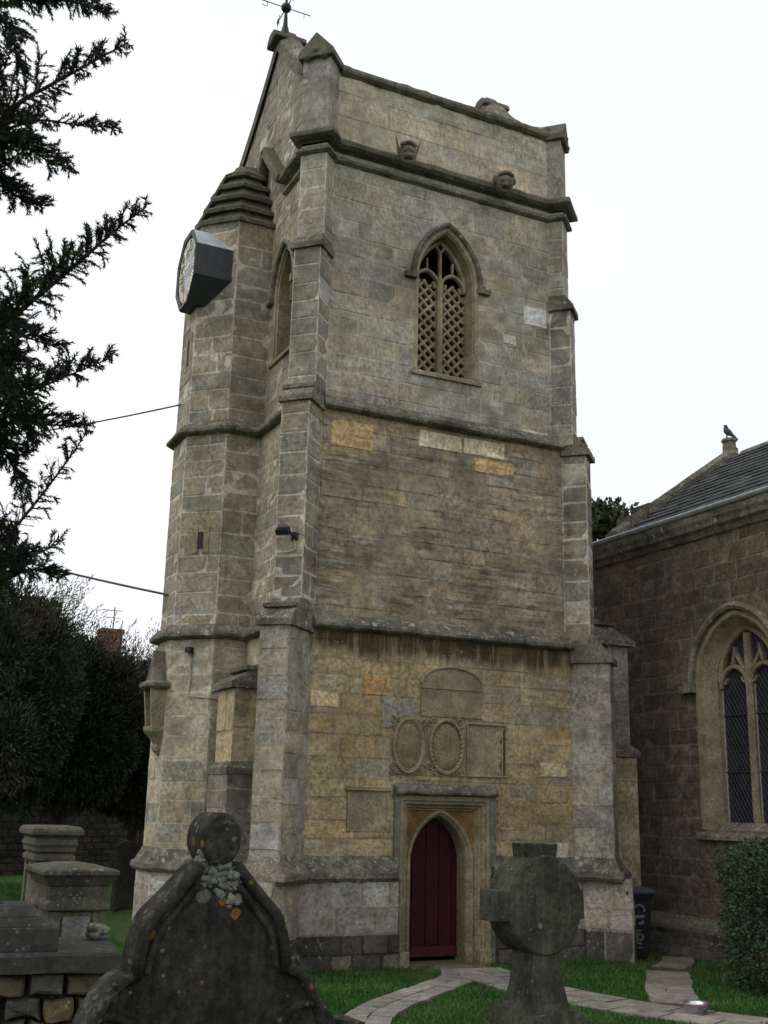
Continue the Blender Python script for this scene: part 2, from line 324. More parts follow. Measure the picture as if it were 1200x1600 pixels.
# ------------------------------------------------------------------ masonry tools
TONE = 1.22
def rt(base, var, alpha, odd=None, podd=.0):
    if odd and random.random() < podd: base = random.choice(odd)
    k = TONE * (1 + random.uniform(-var, var)); w = random.uniform(-.05, .05)
    return (base[0] * .99 * k * (1 + w), base[1] * k, base[2] * .995 * k * (1 - w * 1.5), min(1, max(0, alpha + random.uniform(-.3, .3))))
STONES = {}
def put_stone(key, q, n, tint, out=.004):
    STONES.setdefault(key, []).append((q, n, tint, out))
def ashlar(key, O, U, n, u0, u1, v0, v1, tf, ch=(.24, .34), sw=(.38, .8), excl=None, gap=.011, out=.004, poly=None, patches=()):
    O, U, n = V(O), V(U), V(n); W = V((0, 0, 1)); u, v = u0, v0
    hs = []; t = v0
    while t < v1 - .02:
        h = random.uniform(*ch)
        if v1 - t - h < ch[0] * .6: h = v1 - t
        hs.append((t, min(v1, t + h))); t += h
    prev = []
    for (a, b) in hs:
        js = []; x = u0
        while x < u1 - .01:
            for _ in range(6):
                w = random.uniform(*sw)
                if all(abs(x + w - q) > .07 for q in prev): break
            if u1 - x - w < sw[0] * .6: w = u1 - x
            js.append((x, min(u1, x + w))); x += w
        prev = [j[1] for j in js[:-1]]
        for (l, r) in js:
            quads = [[(l, a), (r, a), (r, b), (l, b)]]
            if poly:                                  # sloping limits (gables): lo/hi u at each height
                la, ra = poly(a); lb, rb = poly(b)
                q = [(max(l, la), a), (min(r, ra), a), (min(r, rb), b), (max(l, lb), b)]
                if q[1][0] - q[0][0] < .06: continue
                if q[2][0] - q[3][0] < .02: q[2] = q[3] = ((q[2][0] + q[3][0]) / 2, b); q[2] = (q[2][0] + .01, b); q[3] = (q[3][0] - .01, b)
                quads = [q]
            if excl:
                e = excl(a, b)
                if e:
                    (la, lb), (ra, rb) = e; quads = []
                    q = [(l, a), (min(r, la), a), (min(r, lb), b), (l, b)]
                    if q[1][0] - l > .05 or q[2][0] - l > .08:
                        q[1] = (max(q[1][0], l + .01), a); quads.append(q)
                    q = [(max(l, ra), a), (r, a), (r, b), (max(l, rb), b)]
                    if r - q[0][0] > .05 or r - q[3][0] > .08:
                        q[0] = (min(q[0][0], r - .01), a); quads.append(q)
            for q in quads:
                cu, cv = (q[0][0] + q[2][0]) / 2, (a + b) / 2
                if any(p[0] - .02 < cu < p[1] + .02 and p[2] - .05 < cv < p[3] + .05 for p in patches): 
                    if any(p[0] - .02 < q[0][0] and q[2][0] < p[1] + .02 for p in patches): pass
                g_ = gap / 2; j = lambda: random.uniform(-.005, .005)
                qq = [(q[0][0] + g_ + j(), q[0][1] + g_ + j()), (q[1][0] - g_ + j(), q[1][1] + g_ + j()), (q[2][0] - g_ + j(), q[2][1] - g_ + j()), (q[3][0] + g_ + j(), q[3][1] - g_ + j())]
                put_stone(key, [O + U * x + W * y for x, y in qq], n, tf(cu, cv), out + random.uniform(-.004, .006))
    for p in patches:
        put_stone(key, [O + U * x + W * y for x, y in ((p[0], p[2]), (p[1], p[2]), (p[1], p[3]), (p[0], p[3]))], n, tuple(min(.75, 1.5 * q) for q in p[4][:3]) + (p[4][3],), out + .012)
def stone_mb(mb, q, n, tint, out):
    nx_, ny_ = 3, 2; ctr = sum(q, V()) / 4; i = len(mb.v); c = random.uniform(.008, .016); k_ = random.choice((-1, -1, 0, 1, 2, 3)); grid_ = []
    for b in range(ny_ + 1):
        for a in range(nx_ + 1):
            u, v = a / nx_, b / ny_
            p = (q[0].lerp(q[1], u)).lerp(q[3].lerp(q[2], u), v)
            edge_ = a in (0, nx_) or b in (0, ny_)
            if edge_: p = p + (ctr - p).normalized() * c
            o = out + random.uniform(-.003, .003) + (0 if edge_ else random.uniform(-.003, .006))
            if edge_ and a in (0, nx_) and b in (0, ny_) and (a > 0) + 2 * (b > 0) == k_: o -= .009; p = p + (ctr - p).normalized() * .02
            mb.v.append(tuple(p + n * o))
    for b in range(ny_):
        for a in range(nx_):
            r = i + b * (nx_ + 1) + a; mb.f.append((r, r + 1, r + nx_ + 2, r + nx_ + 1)); mb.t.append(tint)
    W_ = nx_ + 1; ring = [i + a for a in range(nx_ + 1)] + [i + b * W_ + nx_ for b in range(1, ny_ + 1)] + [i + ny_ * W_ + a for a in range(nx_ - 1, -1, -1)] + [i + b * W_ for b in range(ny_ - 1, 0, -1)]
    m_ = len(mb.v)
    for r in ring:
        p = V(mb.v[r]); d = (p - ctr); d -= n * d.dot(n); mb.v.append(tuple(p + d.normalized() * c * .8 - n * (out + .014)))
    for t in range(len(ring)):
        mb.f.append((m_ + t, m_ + (t + 1) % len(ring), ring[(t + 1) % len(ring)], ring[t])); mb.t.append(tint)
def lay_stones(key, parent, mat, limit=290):
    L = STONES[key]
    def vis(s):
        q, n = s[0], s[1]; c = sum(q, V()) / 4
        if n.dot(EYE - c) <= 0: return 0
        P = [project(p) for p in q]
        if P[0][2] < 0 or not any(-5 < p[0] < 1205 and -5 < p[1] < 1605 for p in P): return 0
        return abs(sum(P[i][0] * P[(i + 1) % 4][1] - P[(i + 1) % 4][0] * P[i][1] for i in range(4))) / 2
    L.sort(key=vis, reverse=True)
    for s in L[:limit]:
        mb = MB(); stone_mb(mb, *s); mb.build('stone', mat, parent)
    if len(L) > limit:
        mb = MB()
        for s in L[limit:]: stone_mb(mb, *s)
        mb.build('small_stones', mat, parent, kind='stuff')

def mitre(pts, d):
    out = []; n = len(pts)
    for i, p in enumerate(pts):
        p = V((p[0], p[1])); ns = []
        if i > 0: a = (p - V(pts[i - 1][:2])).normalized(); ns.append(V((a.y, -a.x)))
        if i < n - 1: a = (V(pts[i + 1][:2]) - p).normalized(); ns.append(V((a.y, -a.x)))
        if len(ns) == 1: out.append(p + ns[0] * d)
        else:
            b = (ns[0] + ns[1]); k = b.dot(ns[0]); out.append(p + b * (d / max(k, .25)))
    return out
def moulding(mb, pts, prof, jit=.006, step=.16, tint=None):
    """sweep prof [(out, z)] along plan line pts (outside on the right-hand side of travel)"""
    lines = [mitre(pts, o) for o, z in prof]; rows = []
    par = []
    for i in range(len(pts) - 1):
        L = (V(pts[i + 1][:2]) - V(pts[i][:2])).length; n = max(1, int(L / step)); js = []
        if L > 1.2:
            t = random.uniform(.5, 1.)
            while t < L - .3: js += [(i, (t - .012) / L, 0), (i, t / L, 1), (i, (t + .012) / L, 0)]; t += random.uniform(.6, 1.1)
        par += sorted([(i, k / n, 0) for k in range(n)] + js)
    par.append((len(pts) - 2, 1., 0))
    for (i, t, jn) in par:
        row = []
        for (o, z), ln in zip(prof, lines):
            p = ln[i].lerp(ln[i + 1], t); q = V((p.x, p.y, z))
            if jn and o > .02: pb_ = lines[0][i].lerp(lines[0][i + 1], t); q.x += (pb_.x - q.x) * .14; q.y += (pb_.y - q.y) * .14; q.z -= .006
            if o > .02: q += V((nz(q, 4), nz(q + V((5, 5, 5)), 4), nz(q + V((9, 1, 3)), 5))) * jit * 3
            row.append(q)
        rows.append(row)
    mb.grid(rows, tint); mb.poly(rows[0], tint); mb.poly(rows[-1][::-1], tint)
def wallstrip(mb, pts, z0, z1, tint=None):
    for a, b in zip(pts[:-1], pts[1:]):
        mb.poly([(a[0], a[1], z0), (b[0], b[1], z0), (b[0], b[1], z1), (a[0], a[1], z1)], tint)

# pointed arches: half width a, rise h above the springing
def arch_pts(uc, a, vs, h, o=0., n=14, bottom=None):
    """jamb foot - spring - apex - spring - jamb foot, offset outwards by o"""
    r = (a * a + h * h) / (2 * a); c = r - a; R = r + o
    H_ = math.sqrt(max(1e-6, R * R - c * c)); th = math.atan2(H_, -c); L = []
    for i in range(n + 1):
        t = math.pi + (th - math.pi) * i / n
        L.append((uc + c + R * math.cos(t), vs + R * math.sin(t)))
    Rr = [(2 * uc - x, y) for x, y in L[-2::-1]]
    L = L + Rr
    if bottom is not None: L = [(L[0][0], bottom)] + L + [(L[-1][0], bottom)]
    return L
def arch_excl(uc, a, v0, vs, h):
    r = (a * a + h * h) / (2 * a); c = r - a
    def hw(v):
        if v <= vs: return a
        q = r * r - (v - vs) ** 2
        return max(0, math.sqrt(q) - c) if q > 0 else 0
    def f(p, q):
        if q <= v0 + .02 or p >= vs + h - .03: return None
        return ((uc - hw(p), uc - hw(q)), (uc + hw(p), uc + hw(q)))
    return f
def wall_arch(mb, P, u0, u1, v0, v1, uc, a, vb, vs, h, tint=None):
    """flat wall with an arched hole; P maps (u, v) to space"""
    if vb > v0: mb.poly([P(u0, v0), P(u1, v0), P(u1, vb), P(u0, vb)], tint)
    arc = arch_pts(uc, a, vs, h)
    mb.poly([P(u0, vb), P(uc - a, vb), P(uc - a, vs), P(u0, vs)], tint); mb.poly([P(uc + a, vb), P(u1, vb), P(u1, vs), P(uc + a, vs)], tint)
    mb.poly([P(u0, vs), P(uc - a, vs), P(uc - a, v1), P(u0, v1)], tint); mb.poly([P(uc + a, vs), P(u1, vs), P(u1, v1), P(uc + a, v1)], tint)
    for p, q in zip(arc[:-1], arc[1:]): mb.poly([P(*p), P(*q), P(q[0], v1), P(p[0], v1)], tint)
def loft2(mb, P, curves, tint=None):
    """curves: list of (list of (u, v), depth w outwards)"""
    mb.grid([[P(u, v, w) for u, v in c] for c, w in curves], tint)
def bar(mb, P, pts, wd, w0, w1, tint=None):
    """flat bar following pts in the window plane, width wd, from depth w0 to w1"""
    n = len(pts); A, B = [], []
    for i, p in enumerate(pts):
        a = V(pts[max(0, i - 1)]); b = V(pts[min(n - 1, i + 1)]); t = (b - a).normalized(); nn = V((-t.y, t.x)) * wd / 2
        A.append(V(p) + nn); B.append(V(p) - nn)
    ch = wd * .28
    rows = [[P(q.x, q.y, w0) for q in A], [P(q.x, q.y, w1 - ch) for q in A], [P(*(q * .72 + r * .28), w1) for q, r in zip(A, B)], [P(*(q * .28 + r * .72), w1) for q, r in zip(A, B)],
            [P(q.x, q.y, w1 - ch) for q in B], [P(q.x, q.y, w0) for q in B]]
    mb.grid(rows[::-1], tint); mb.poly([r[0] for r in rows], tint); mb.poly([r[-1] for r in rows][::-1], tint)

# ------------------------------------------------------------------ the church tower
tower = thing('church_tower', 'tall square limestone church tower with stepped corner buttresses, stair turret and red door', 'church tower')
TX, TY = -2.65, 2.88
T8 = math.tan(math.pi / 8)
DEP = 4.45
ST = {  # stage: xL, xR, yF, turret apothem, z0, z1
    'P': (-2.58, 2.9, -.1, 1.03, -.4, 1.25), 'A': (-2.48, 2.8, 0., .95, 1.25, 4.85), 'B': (-2.42, 2.7, .03, .92, 4.85, 8.3), 'C': (-2.36, 2.5, .06, .9, 8.3, 12.75)}
BUT = {'P': (.66, .5, .52, .5), 'A': (.56, .46, .4, .46), 'B': (.3, .46, .2, .45), 'C': (.22, .46, .16, .43), 'D': (.12, .46, .06, .43)}   # pL, wL, pR, wR
def bl(st, b):
    xL, xR, yF = ST[st][:3]; p, w = BUT[b][:2]
    return [(xL, w * s2 + yF), (xL - p * s2 - w / 2 * s2, yF - p * s2 + w / 2 * s2), (xL - p * s2 + w / 2 * s2, yF - p * s2 - w / 2 * s2), (xL + w * s2, yF)]
def br_(st, b):
    xL, xR, yF = ST[st][:3]; p, w = BUT[b][2:]
    return [(xR - w * s2, yF), (xR + p * s2 - w / 2 * s2, yF - p * s2 - w / 2 * s2), (xR + p * s2 + w / 2 * s2, yF - p * s2 + w / 2 * s2), (xR, yF + w * s2)]
def tur(st, o=0.):
    xL = ST[st][0]; a = ST[st][3] + o
    return [(TX - a * T8, TY + a), (TX - a, TY + a * T8), (TX - a, TY - a * T8), (TX - a * T8, TY - a), (xL, TY - a)]
def outline(st, b, side=True):
    L = tur(st)
    if st in 'PA' and side: L = L + SIDE(st)
    return L + bl(st, b) + br_(st, b) + [(ST[st][1], DEP)]
def SIDE(st):      # little stepped buttress between turret and corner
    xL = ST[st][0]; e = .1 if st == 'P' else 0
    return [(xL, 1.6 + e), (-3.1 - e, 1.6 + e), (-3.1 - e, .72 - e), (xL, .72 - e)]
OCH = (.39, .3, .17); OCH2 = [(.41, .325, .19), (.36, .265, .145), (.335, .28, .19), (.36, .3, .2), (.38, .295, .165)]
BRN = (.3, .24, .165); BRN2 = [(.34, .27, .165), (.32, .26, .18), (.265, .215, .155), (.325, .27, .2)]
BUF = (.325, .29, .225); BUF2 = [(.35, .305, .22), (.35, .325, .27), (.3, .265, .2), (.37, .335, .26)]
PAR = (.42, .37, .28); GRY = (.3, .268, .21); GRY2 = [(.4, .35, .26), (.29, .265, .225), (.36, .335, .29)]
TUR = (.285, .245, .18); TURL = (.37, .32, .225); TURL2 = [(.33, .29, .22), (.42, .35, .23), (.3, .265, .2)]
def fa(u, v):
    edge = abs(u - .1) / 2.6
    al = .25 + .45 * sm(.6, 1, edge) + (.25 if v < 1.8 else 0)
    return rt(OCH if edge < .82 else (.36, .305, .215), .1, al, OCH2, .38)
def fb(u, v): return rt(BRN, .07, .6 + .3 * sm(5.7, 4.9, v), BRN2, .3)
def fc(u, v): return rt(BUF, .05, .75, BUF2, .22)
def fp(u, v): return rt(PAR, .04, .45, BUF2, .1)
def fg(u, v): return rt(GRY, .08, .95, GRY2, .35)
def fgb(u, v): return rt((.25, .222, .172), .1, 1., GRY2, .15)
def ft(u, v): return rt(TUR, .09, .65, [(.32, .27, .19), (.25, .22, .17)], .3)
def ftl(u, v): return rt(TURL, .08, .4 + .3 * sm(3.4, 4.4, v), TURL2, .4)
def fpl(u, v): return rt((.34, .31, .26), .12, .8, [(.4, .36, .28), (.28, .22, .19), (.36, .32, .25)], .5)
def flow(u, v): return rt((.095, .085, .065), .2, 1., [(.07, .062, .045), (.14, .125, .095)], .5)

MOR = {'P': (.36, .32, .26, .6), 'A': (.365, .295, .19, .4), 'B': (.315, .26, .19, .5), 'C': (.47, .43, .35, .5), 'T': (.54, .5, .41, .4)}
core = MB(MOR['A'])
DOOR_U0, DOOR_U1, DOOR_T = -.57, .83, 2.38
WB = dict(uc=.115, a=.55, vb=9.22, vs=10.92, h=.95)
def seg_wall(key, pts, z0, z1, tf, mort, skip=(), **kw):
    for i, (a, b) in enumerate(zip(pts[:-1], pts[1:])):
        core.poly([(a[0], a[1], z0), (b[0], b[1], z0), (b[0], b[1], z1), (a[0], a[1], z1)], mort)
        if i in skip: continue
        a2, b2 = V((a[0], a[1], 0)), V((b[0], b[1], 0)); L = (b2 - a2).length; U = (b2 - a2) / L
        ashlar(key, a2, U, V((U.y, -U.x, 0)), 0, L, z0, z1, tf, **kw)
# front wall and left wall by stage
for st, tf, mk in (('P', fpl, 'P'), ('A', fa, 'A'), ('B', fb, 'B'), ('C', fc, 'C')):
    xL, xR, yF, a, z0, z1 = ST[st]; mo = MOR[mk]
    w0, w1 = BUT[st][1] * s2, BUT[st][3] * s2
    P = lambda u, v, w=0., yF=yF: V((u, yF - w, v))
    if st in 'PA':
        top = min(z1, DOOR_T)
        e_ = .088 if st == 'P' else 0
        core.poly([P(xL, z0), P(DOOR_U0 - e_, z0), P(DOOR_U0 - e_, top), P(xL, top)], mo); core.poly([P(DOOR_U1 + e_, z0), P(xR, z0), P(xR, top), P(DOOR_U1 + e_, top)], mo)
        if st == 'P':
            for u in (DOOR_U0 - e_, DOOR_U1 + e_): core.box(min(u, u - .02 * (u < 0)), max(u, u + .02 * (u > 0)), yF - .035, .25, -.3, 1.2, tint=(.22, .2, .16, .8))
        if z1 > DOOR_T: core.poly([P(xL, DOOR_T), P(xR, DOOR_T), P(xR, z1), P(xL, z1)], mo)
        ex = lambda p, q: ((DOOR_U0 - .1, DOOR_U0 - .1), (DOOR_U1 + .1, DOOR_U1 + .1)) if p < DOOR_T - .05 else None
    elif st == 'C':
        wall_arch(core, P, xL, xR, z0, z1, WB['uc'], WB['a'], WB['vb'], WB['vs'], WB['h'], mo); ex = arch_excl(WB['uc'], WB['a'] + .04, WB['vb'], WB['vs'], WB['h'] + .05)
    else:
        core.poly([P(xL, z0), P(xR, z0), P(xR, z1), P(xL, z1)], mo); ex = None
    pt = ()
    if st == 'A': pt = [(1.84, 2.35, 2.73, 2.95, (.47, .38, .25, .2)), (2.02, 2.36, 1.5, 1.73, (.47, .42, .33, .3)), (-2.14, -1.68, 3.61, 3.85, (.48, .37, .22, .1)), (-1.3, -.84, 3.83, 4.16, (.34, .2, .085, .1)), (1.04, 1.66, 1.9, 2.4, (.3, .21, .12, .1)), (-.98, -.36, 3.36, 3.83, (.235, .215, .175, 1.))]
    if st == 'B': pt = [(-.41, .42, 7.88, 8.17, (.52, .43, .29, .05)), (.43, 1.23, 7.89, 8.17, (.52, .43, .29, .05)), (.64, 1.41, 7.61, 7.86, (.42, .29, .14, .1)), (-1.95, -1.2, 7.65, 8.1, (.4, .27, .13, .2))]
    if st == 'C': pt = [(1.65, 2.13, 10.47, 10.82, (.45, .44, .41, .3)), (1.6, 2.14, 8.36, 8.52, (.5, .43, .31, .2)), (1.22, 1.5, 10.02, 10.2, (.43, .42, .38, .2))]
    if st == 'P':
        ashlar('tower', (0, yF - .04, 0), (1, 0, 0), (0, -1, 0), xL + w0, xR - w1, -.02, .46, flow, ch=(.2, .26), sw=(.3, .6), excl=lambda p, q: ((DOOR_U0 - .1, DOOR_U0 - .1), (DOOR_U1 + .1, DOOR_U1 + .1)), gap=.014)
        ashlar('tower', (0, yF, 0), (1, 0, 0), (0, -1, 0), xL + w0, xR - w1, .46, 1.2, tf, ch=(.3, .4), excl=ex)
        for u0, u1 in ((xL + w0 - .02, DOOR_U0 - .1), (DOOR_U1 + .1, xR - w1 + .02)): core.box(u0, u1, yF - .036, yF + .05, -.4, .45, tint=(.06, .055, .045, 1))
    else:
        kw = dict(ch=(.25, .33), sw=(.4, .85)) if st != 'C' else dict(ch=(.27, .38), sw=(.42, .8), gap=.012)
        ashlar('tower', (0, yF, 0), (1, 0, 0), (0, -1, 0), xL + w0, xR - w1, max(z0, 1.45), z1, tf, excl=ex, patches=pt, **kw)
    # left wall, right wall, back
    tj = tur(st)[-1][1]
    if st == 'C':
        PL = lambda u, v, w=0., xL=xL: V((xL - w, -u, v))       # u runs towards the front
        WL = dict(uc=-1.3, a=.42, vb=9.55, vs=10.75, h=.75)
        wall_arch(core, PL, -DEP, -yF, z0, z1, WL['uc'], WL['a'], WL['vb'], WL['vs'], WL['h'], MOR['T'])
        ashlar('tower', (xL, 0, 0), (0, -1, 0), (-1, 0, 0), -tj, -.35, z0, z1, ft, excl=arch_excl(WL['uc'], WL['a'] + .08, WL['vb'], WL['vs'], WL['h'] + .1))
    else:
        core.poly([(xL, DEP, z0), (xL, yF, z0), (xL, yF, z1), (xL, DEP, z1)], MOR['T'])
        ashlar('tower', (xL, 0, 0), (0, -1, 0), (-1, 0, 0), -tj, -.35, max(z0, 0), z1, ft if st == 'B' else ftl)
    core.poly([(xR, yF, z0), (xR, DEP, z0), (xR, DEP, z1), (xR, yF, z1)], MOR['C']); core.poly([(xR, DEP, z0), (xL, DEP, z0), (xL, DEP, z1), (xR, DEP, z1)], MOR['C'])
    # stair turret
    tp = tur(st); tf2 = {'P': fpl, 'A': ftl, 'B': ft, 'C': ft}[st]
    tz1 = z1 if st != 'C' else 12.22
    full = [(TX + .3, TY + ST[st][3])] + tp
    seg_wall('tower', full, max(z0, -.4), tz1, tf2, MOR['T'], skip=(0,), ch=(.27, .4), sw=(.35, .75), gap=.016)
# buttresses on the two front corners
for st, b, z0, z1, tf in (('P', 'P', -.4, .45, flow), ('P', 'P', .45, 1.22, fpl), ('A', 'A', 1.25, 4.72, fg), ('B', 'B', 4.85, 8.2, fgb), ('C', 'C', 8.3, 10.9, fgb), ('C', 'D', 10.9, 12.75, fc)):
    kw = dict(ch=(.28, .4), sw=(.3, .6), gap=.017)
    seg_wall('tower', bl(st, b), z0, z1, tf, MOR['P' if st in 'PA' else 'T'], **kw)
    seg_wall('tower', br_(st, b), z0, z1, tf, MOR['P' if st in 'PA' else 'T'], **kw)
# small side buttress on the left, its twin on the right
seg_wall('tower', SIDE('P'), -.4, .46, flow, MOR['P'], ch=(.2, .3)); seg_wall('tower', SIDE('P'), .46, 1.25, fpl, MOR['P'], ch=(.3, .4)); seg_wall('tower', SIDE('A'), 1.25, 2.75, lambda u, v: rt((.2, .18, .15), .1, 1.), MOR['P'])
sb2 = [(-2.48, 1.55), (-3.03, 1.55), (-3.03, .76), (-2.48, .76)]
seg_wall('tower', sb2, 2.75, 3.95, lambda u, v: rt((.44, .35, .21), .05, .1), MOR['A'], ch=(.5, .6))
rb = [(2.8, .5), (4.16, .5), (4.16, 1.4), (2.8, 1.4)]
rb2 = [(2.8, .54), (4.06, .54), (4.06, 1.4), (2.8, 1.4)]
seg_wall('tower', rb, -.3, 3.2, lambda u, v: rt((.34, .28, .175), .1, .4), MOR['A']); seg_wall('tower', rb2, 3.2, 5.05, lambda u, v: rt((.26, .23, .18), .1, .7), MOR['P'])
core.build('wall_core', M_wall, tower)
lay_stones('tower', tower, M_wall, 290)

# weathered set-offs
def setoff(name, base, inner, z, h, lip=.05, steps=2, mat=M_trim):
    """stepped sloping cap from plan line base (three edges) up to plan line inner"""
    mb = MB(); prof_rows = []
    o = mitre(base, lip)
    rows = [[V((p[0], p[1], z - .1)) for p in base], [V((p.x, p.y, z - .09)) for p in o], [V((p.x, p.y, z - .02)) for p in o]]
    for s_ in range(steps):
        t0 = s_ / steps; t1 = (s_ + 1) / steps
        A = [V((p.x, p.y)).lerp(V(q), min(1, t0 + .0)) for p, q in zip(o, inner)]; B = [V((p.x, p.y)).lerp(V(q), t1) for p, q in zip(o, inner)]
        zz0 = z + h * t0 * .85; zz1 = z + h * t1 * .85
        rows.append([V((p.x, p.y, zz0)) for p in A]); rows.append([V((p.x, p.y, zz1 - .0)) for p in B])
        if s_ < steps - 1:
            Bo = [p + (V((q.x, q.y)) - p) * .25 for p, q in zip(B, o)]
            rows.append([V((p.x, p.y, zz1 + .015)) for p in Bo]); rows.append([V((p.x, p.y, zz1 + .07)) for p in Bo])
    sub = []
    for r in rows:
        rr = []
        for a, b in zip(r[:-1], r[1:]):
            for k in range(4):
                q = a.lerp(b, k / 4); rr.append(q + V((nz(q, 5), nz(q + V((3, 3, 3)), 5), nz(q + V((6, 2, 3)), 5))) * .012)
        rr.append(r[-1]); sub.append(rr)
    mb.grid([r for r in sub]); return mb.build(name, mat, tower)
def strip(f, a, b): return f
setoff('buttress_setoff', bl('A', 'A'), bl('B', 'B'), 4.78, .42); setoff('buttress_setoff', bl('B', 'B'), bl('C', 'C'), 8.28, .3); setoff('buttress_setoff', bl('C', 'C'), bl('C', 'D'), 10.92, .22, steps=1)
setoff('buttress_setoff', br_('A', 'A'), br_('B', 'B'), 4.66, .5, .06); setoff('buttress_setoff', br_('B', 'B'), br_('C', 'C'), 8.22, .36, .07); setoff('buttress_setoff', br_('C', 'C'), br_('C', 'D'), 10.9, .26, .07, 1)
setoff('buttress_setoff', sb2, [(-2.48, 1.5), (-2.5, 1.5), (-2.5, .8), (-2.48, .8)], 3.98, .42, .09); setoff('buttress_setoff', SIDE('A'), sb2, 2.72, .12, .02, 1)
setoff('buttress_setoff', rb2, [(2.8, 1.2), (3.1, 1.2), (3.1, 1.4), (2.8, 1.4)], 5.12, .95, .1, 3); setoff('buttress_setoff', rb, rb2, 3.22, .14, .05, 1)

# plinth moulding (broken by the doorway), string courses, cornice
PLP = [(0, 1.53), (.03, 1.47), (.1, 1.34), (.16, 1.29), (.17, 1.22), (.13, 1.17), (.08, 1.16), (0, 1.16)]
oa = outline('A', 'A'); k0 = len(tur('A')) + 4 + 4
left = oa[:k0] + [(DOOR_U0 - .13, 0.)]; right = [(DOOR_U1 + .13, 0.)] + oa[k0:]
mb = MB(); moulding(mb, left, PLP, .008); mb.build('plinth_moulding', M_trim, tower)
mb = MB(); moulding(mb, right, PLP, .008); mb.build('plinth_moulding', M_trim, tower)
def string(z, pts, name, depth=.13, mat=M_trim, hgt=.17, jit=.007):
    mb = MB(); moulding(mb, pts, [(0, z + hgt), (.03, z + hgt - .02), (depth - .015, z + .05), (depth, z + .02), (depth, z - .025), (depth - .03, z - .05), (.04, z - .06), (0, z - .08)], jit)
    return mb.build(name, mat, tower)
b0 = tur('A'); string(4.83, b0 + [(ST['A'][0], bl('A', 'A')[0][1])], 'string_course')
string(4.83, [bl('A', 'A')[3]] + [br_('A', 'A')[0]], 'string_course', .14)
string(8.3, tur('B') + [(ST['B'][0], bl('B', 'B')[0][1])], 'string_course'); string(8.3, [bl('B', 'B')[3], br_('B', 'B')[0]], 'string_course', .13)
oc = bl('C', 'D') + br_('C', 'D') + [(ST['C'][1], DEP)]
lead = [(ST['C'][0], 1.45)]
mb = MB(); moulding(mb, lead + oc, [(0, 13.06), (.03, 13.03), (.14, 12.97), (.17, 12.92), (.165, 12.86), (.1, 12.82), (.03, 12.81), (0, 12.79)], .008); mb.build('cornice', M_cope, tower)
mb = MB(); moulding(mb, lead + oc, [(0, 12.7), (.03, 12.7), (.075, 12.65), (.075, 12.61), (.03, 12.58), (0, 12.57)], .004); mb.build('cornice_roll', M_trim, tower)
# the cornice breaks up over the turret roof in a little gablet
mb = MB()
for (a, b) in (((1.45, 12.9), (2.35, 13.95)), ((2.35, 13.95), (2.75, 13.3))):
    d = V((0, b[0] - a[0], b[1] - a[1])).normalized(); n_ = V((0, -d.z, d.y)) * (1 if d.y > 0 else -1)
    A, B = V((-2.36, *a)), V((-2.36, *b))
    mb.hexa([A + n_ * -.1, A + V((-.2, 0, 0)) + n_ * -.1, B + V((-.2, 0, 0)) + n_ * -.1, B + n_ * -.1, A + n_ * .1, A + V((-.2, 0, 0)) + n_ * .06, B + V((-.2, 0, 0)) + n_ * .06, B + n_ * .1])
mb.build('cornice_gablet', M_cope, tower, bevel=.02)

# parapet, gables, roof
par = MB(MOR['C'])
z0, z1 = 12.75, 14.3; yP = .06; xPL, xPR = -2.36, 2.5
par.poly([(xPL, yP, z0), (xPR, yP, z0), (xPR, yP, z1), (xPL, yP, z1)]); par.poly([(xPR, yP + .4, z0), (xPL, yP + .4, z0), (xPL, yP + .4, z1), (xPR, yP + .4, z1)])
APY, APZ = 2.2, 16.15
gy = lambda v: ((APY - (APZ - v) / (APZ - 14.3) * (APY - .06)) if v > 14.3 else .06, (APY + (APZ - v) / (APZ - 14.3) * (DEP - APY)) if v > 14.3 else DEP)
for x, sgn in ((xPL, -1), (xPL + .4, 1), (xPR, 1), (xPR - .4, -1)):
    L = [(x, .06, z0), (x, DEP, z0), (x, DEP, 14.3), (x, APY, APZ), (x, .06, 14.3)]
    par.poly(L if sgn > 0 else L[::-1], MOR['T'])
par.poly([(xPR, DEP, z0), (xPL, DEP, z0), (xPL, DEP, 14.3), (xPR, DEP, 14.3)])
ashlar('parapet', (0, yP, 0), (1, 0, 0), (0, -1, 0), xPL + .3, xPR - .28, 13.05, z1, fp, ch=(.38, .5), sw=(.6, 1.1), gap=.008)
ashlar('parapet', (xPL, 0, 0), (0, -1, 0), (-1, 0, 0), -DEP, -.1, 12.8, 16.1, lambda u, v: rt((.25, .225, .175), .08, .9), ch=(.26, .34), poly=lambda v: (-gy(v)[1], -gy(v)[0]))
par.build('parapet_wall', M_wall, tower); lay_stones('parapet', tower, M_wall, 10)
mb = MB(); moulding(mb, [(-1.98, .06), (2.2, .06)], [(-.42, 14.3), (-.42, 14.36), (-.36, 14.47), (-.2, 14.52), (-.02, 14.5), (.07, 14.43), (.1, 14.36), (.09, 14.31), (.03, 14.27), (0, 14.26)], .012, .12); mb.build('parapet_coping', M_cope, tower)
def rake(name, x0, x1, side):
    ye = .06 if side < 0 else DEP
    rows = []; n = 14
    for i in range(n + 1):
        t = i / n; y = ye + (APY - ye) * t; z = 14.3 + (APZ - 14.3) * t - .22 * math.sin(math.pi * t) * (1 if side < 0 else .5) + .1
        j = .02 * nz((x0, y, z), 3)
        k = .16 + .1 * t
        rows.append([V((x0, y, z - .22)), V((x0, y, z + k * .3 + j)), V((x0 * .7 + x1 * .3, y, z + k + j)), V((x0 * .3 + x1 * .7, y, z + k + j)), V((x1, y, z + k * .3 + j)), V((x1, y, z - .22))])
    mb = MB(); mb.grid(rows); mb.poly(rows[0]); mb.poly(rows[-1]); mb.build(name, M_cope if side > 0 else M_trim, tower)
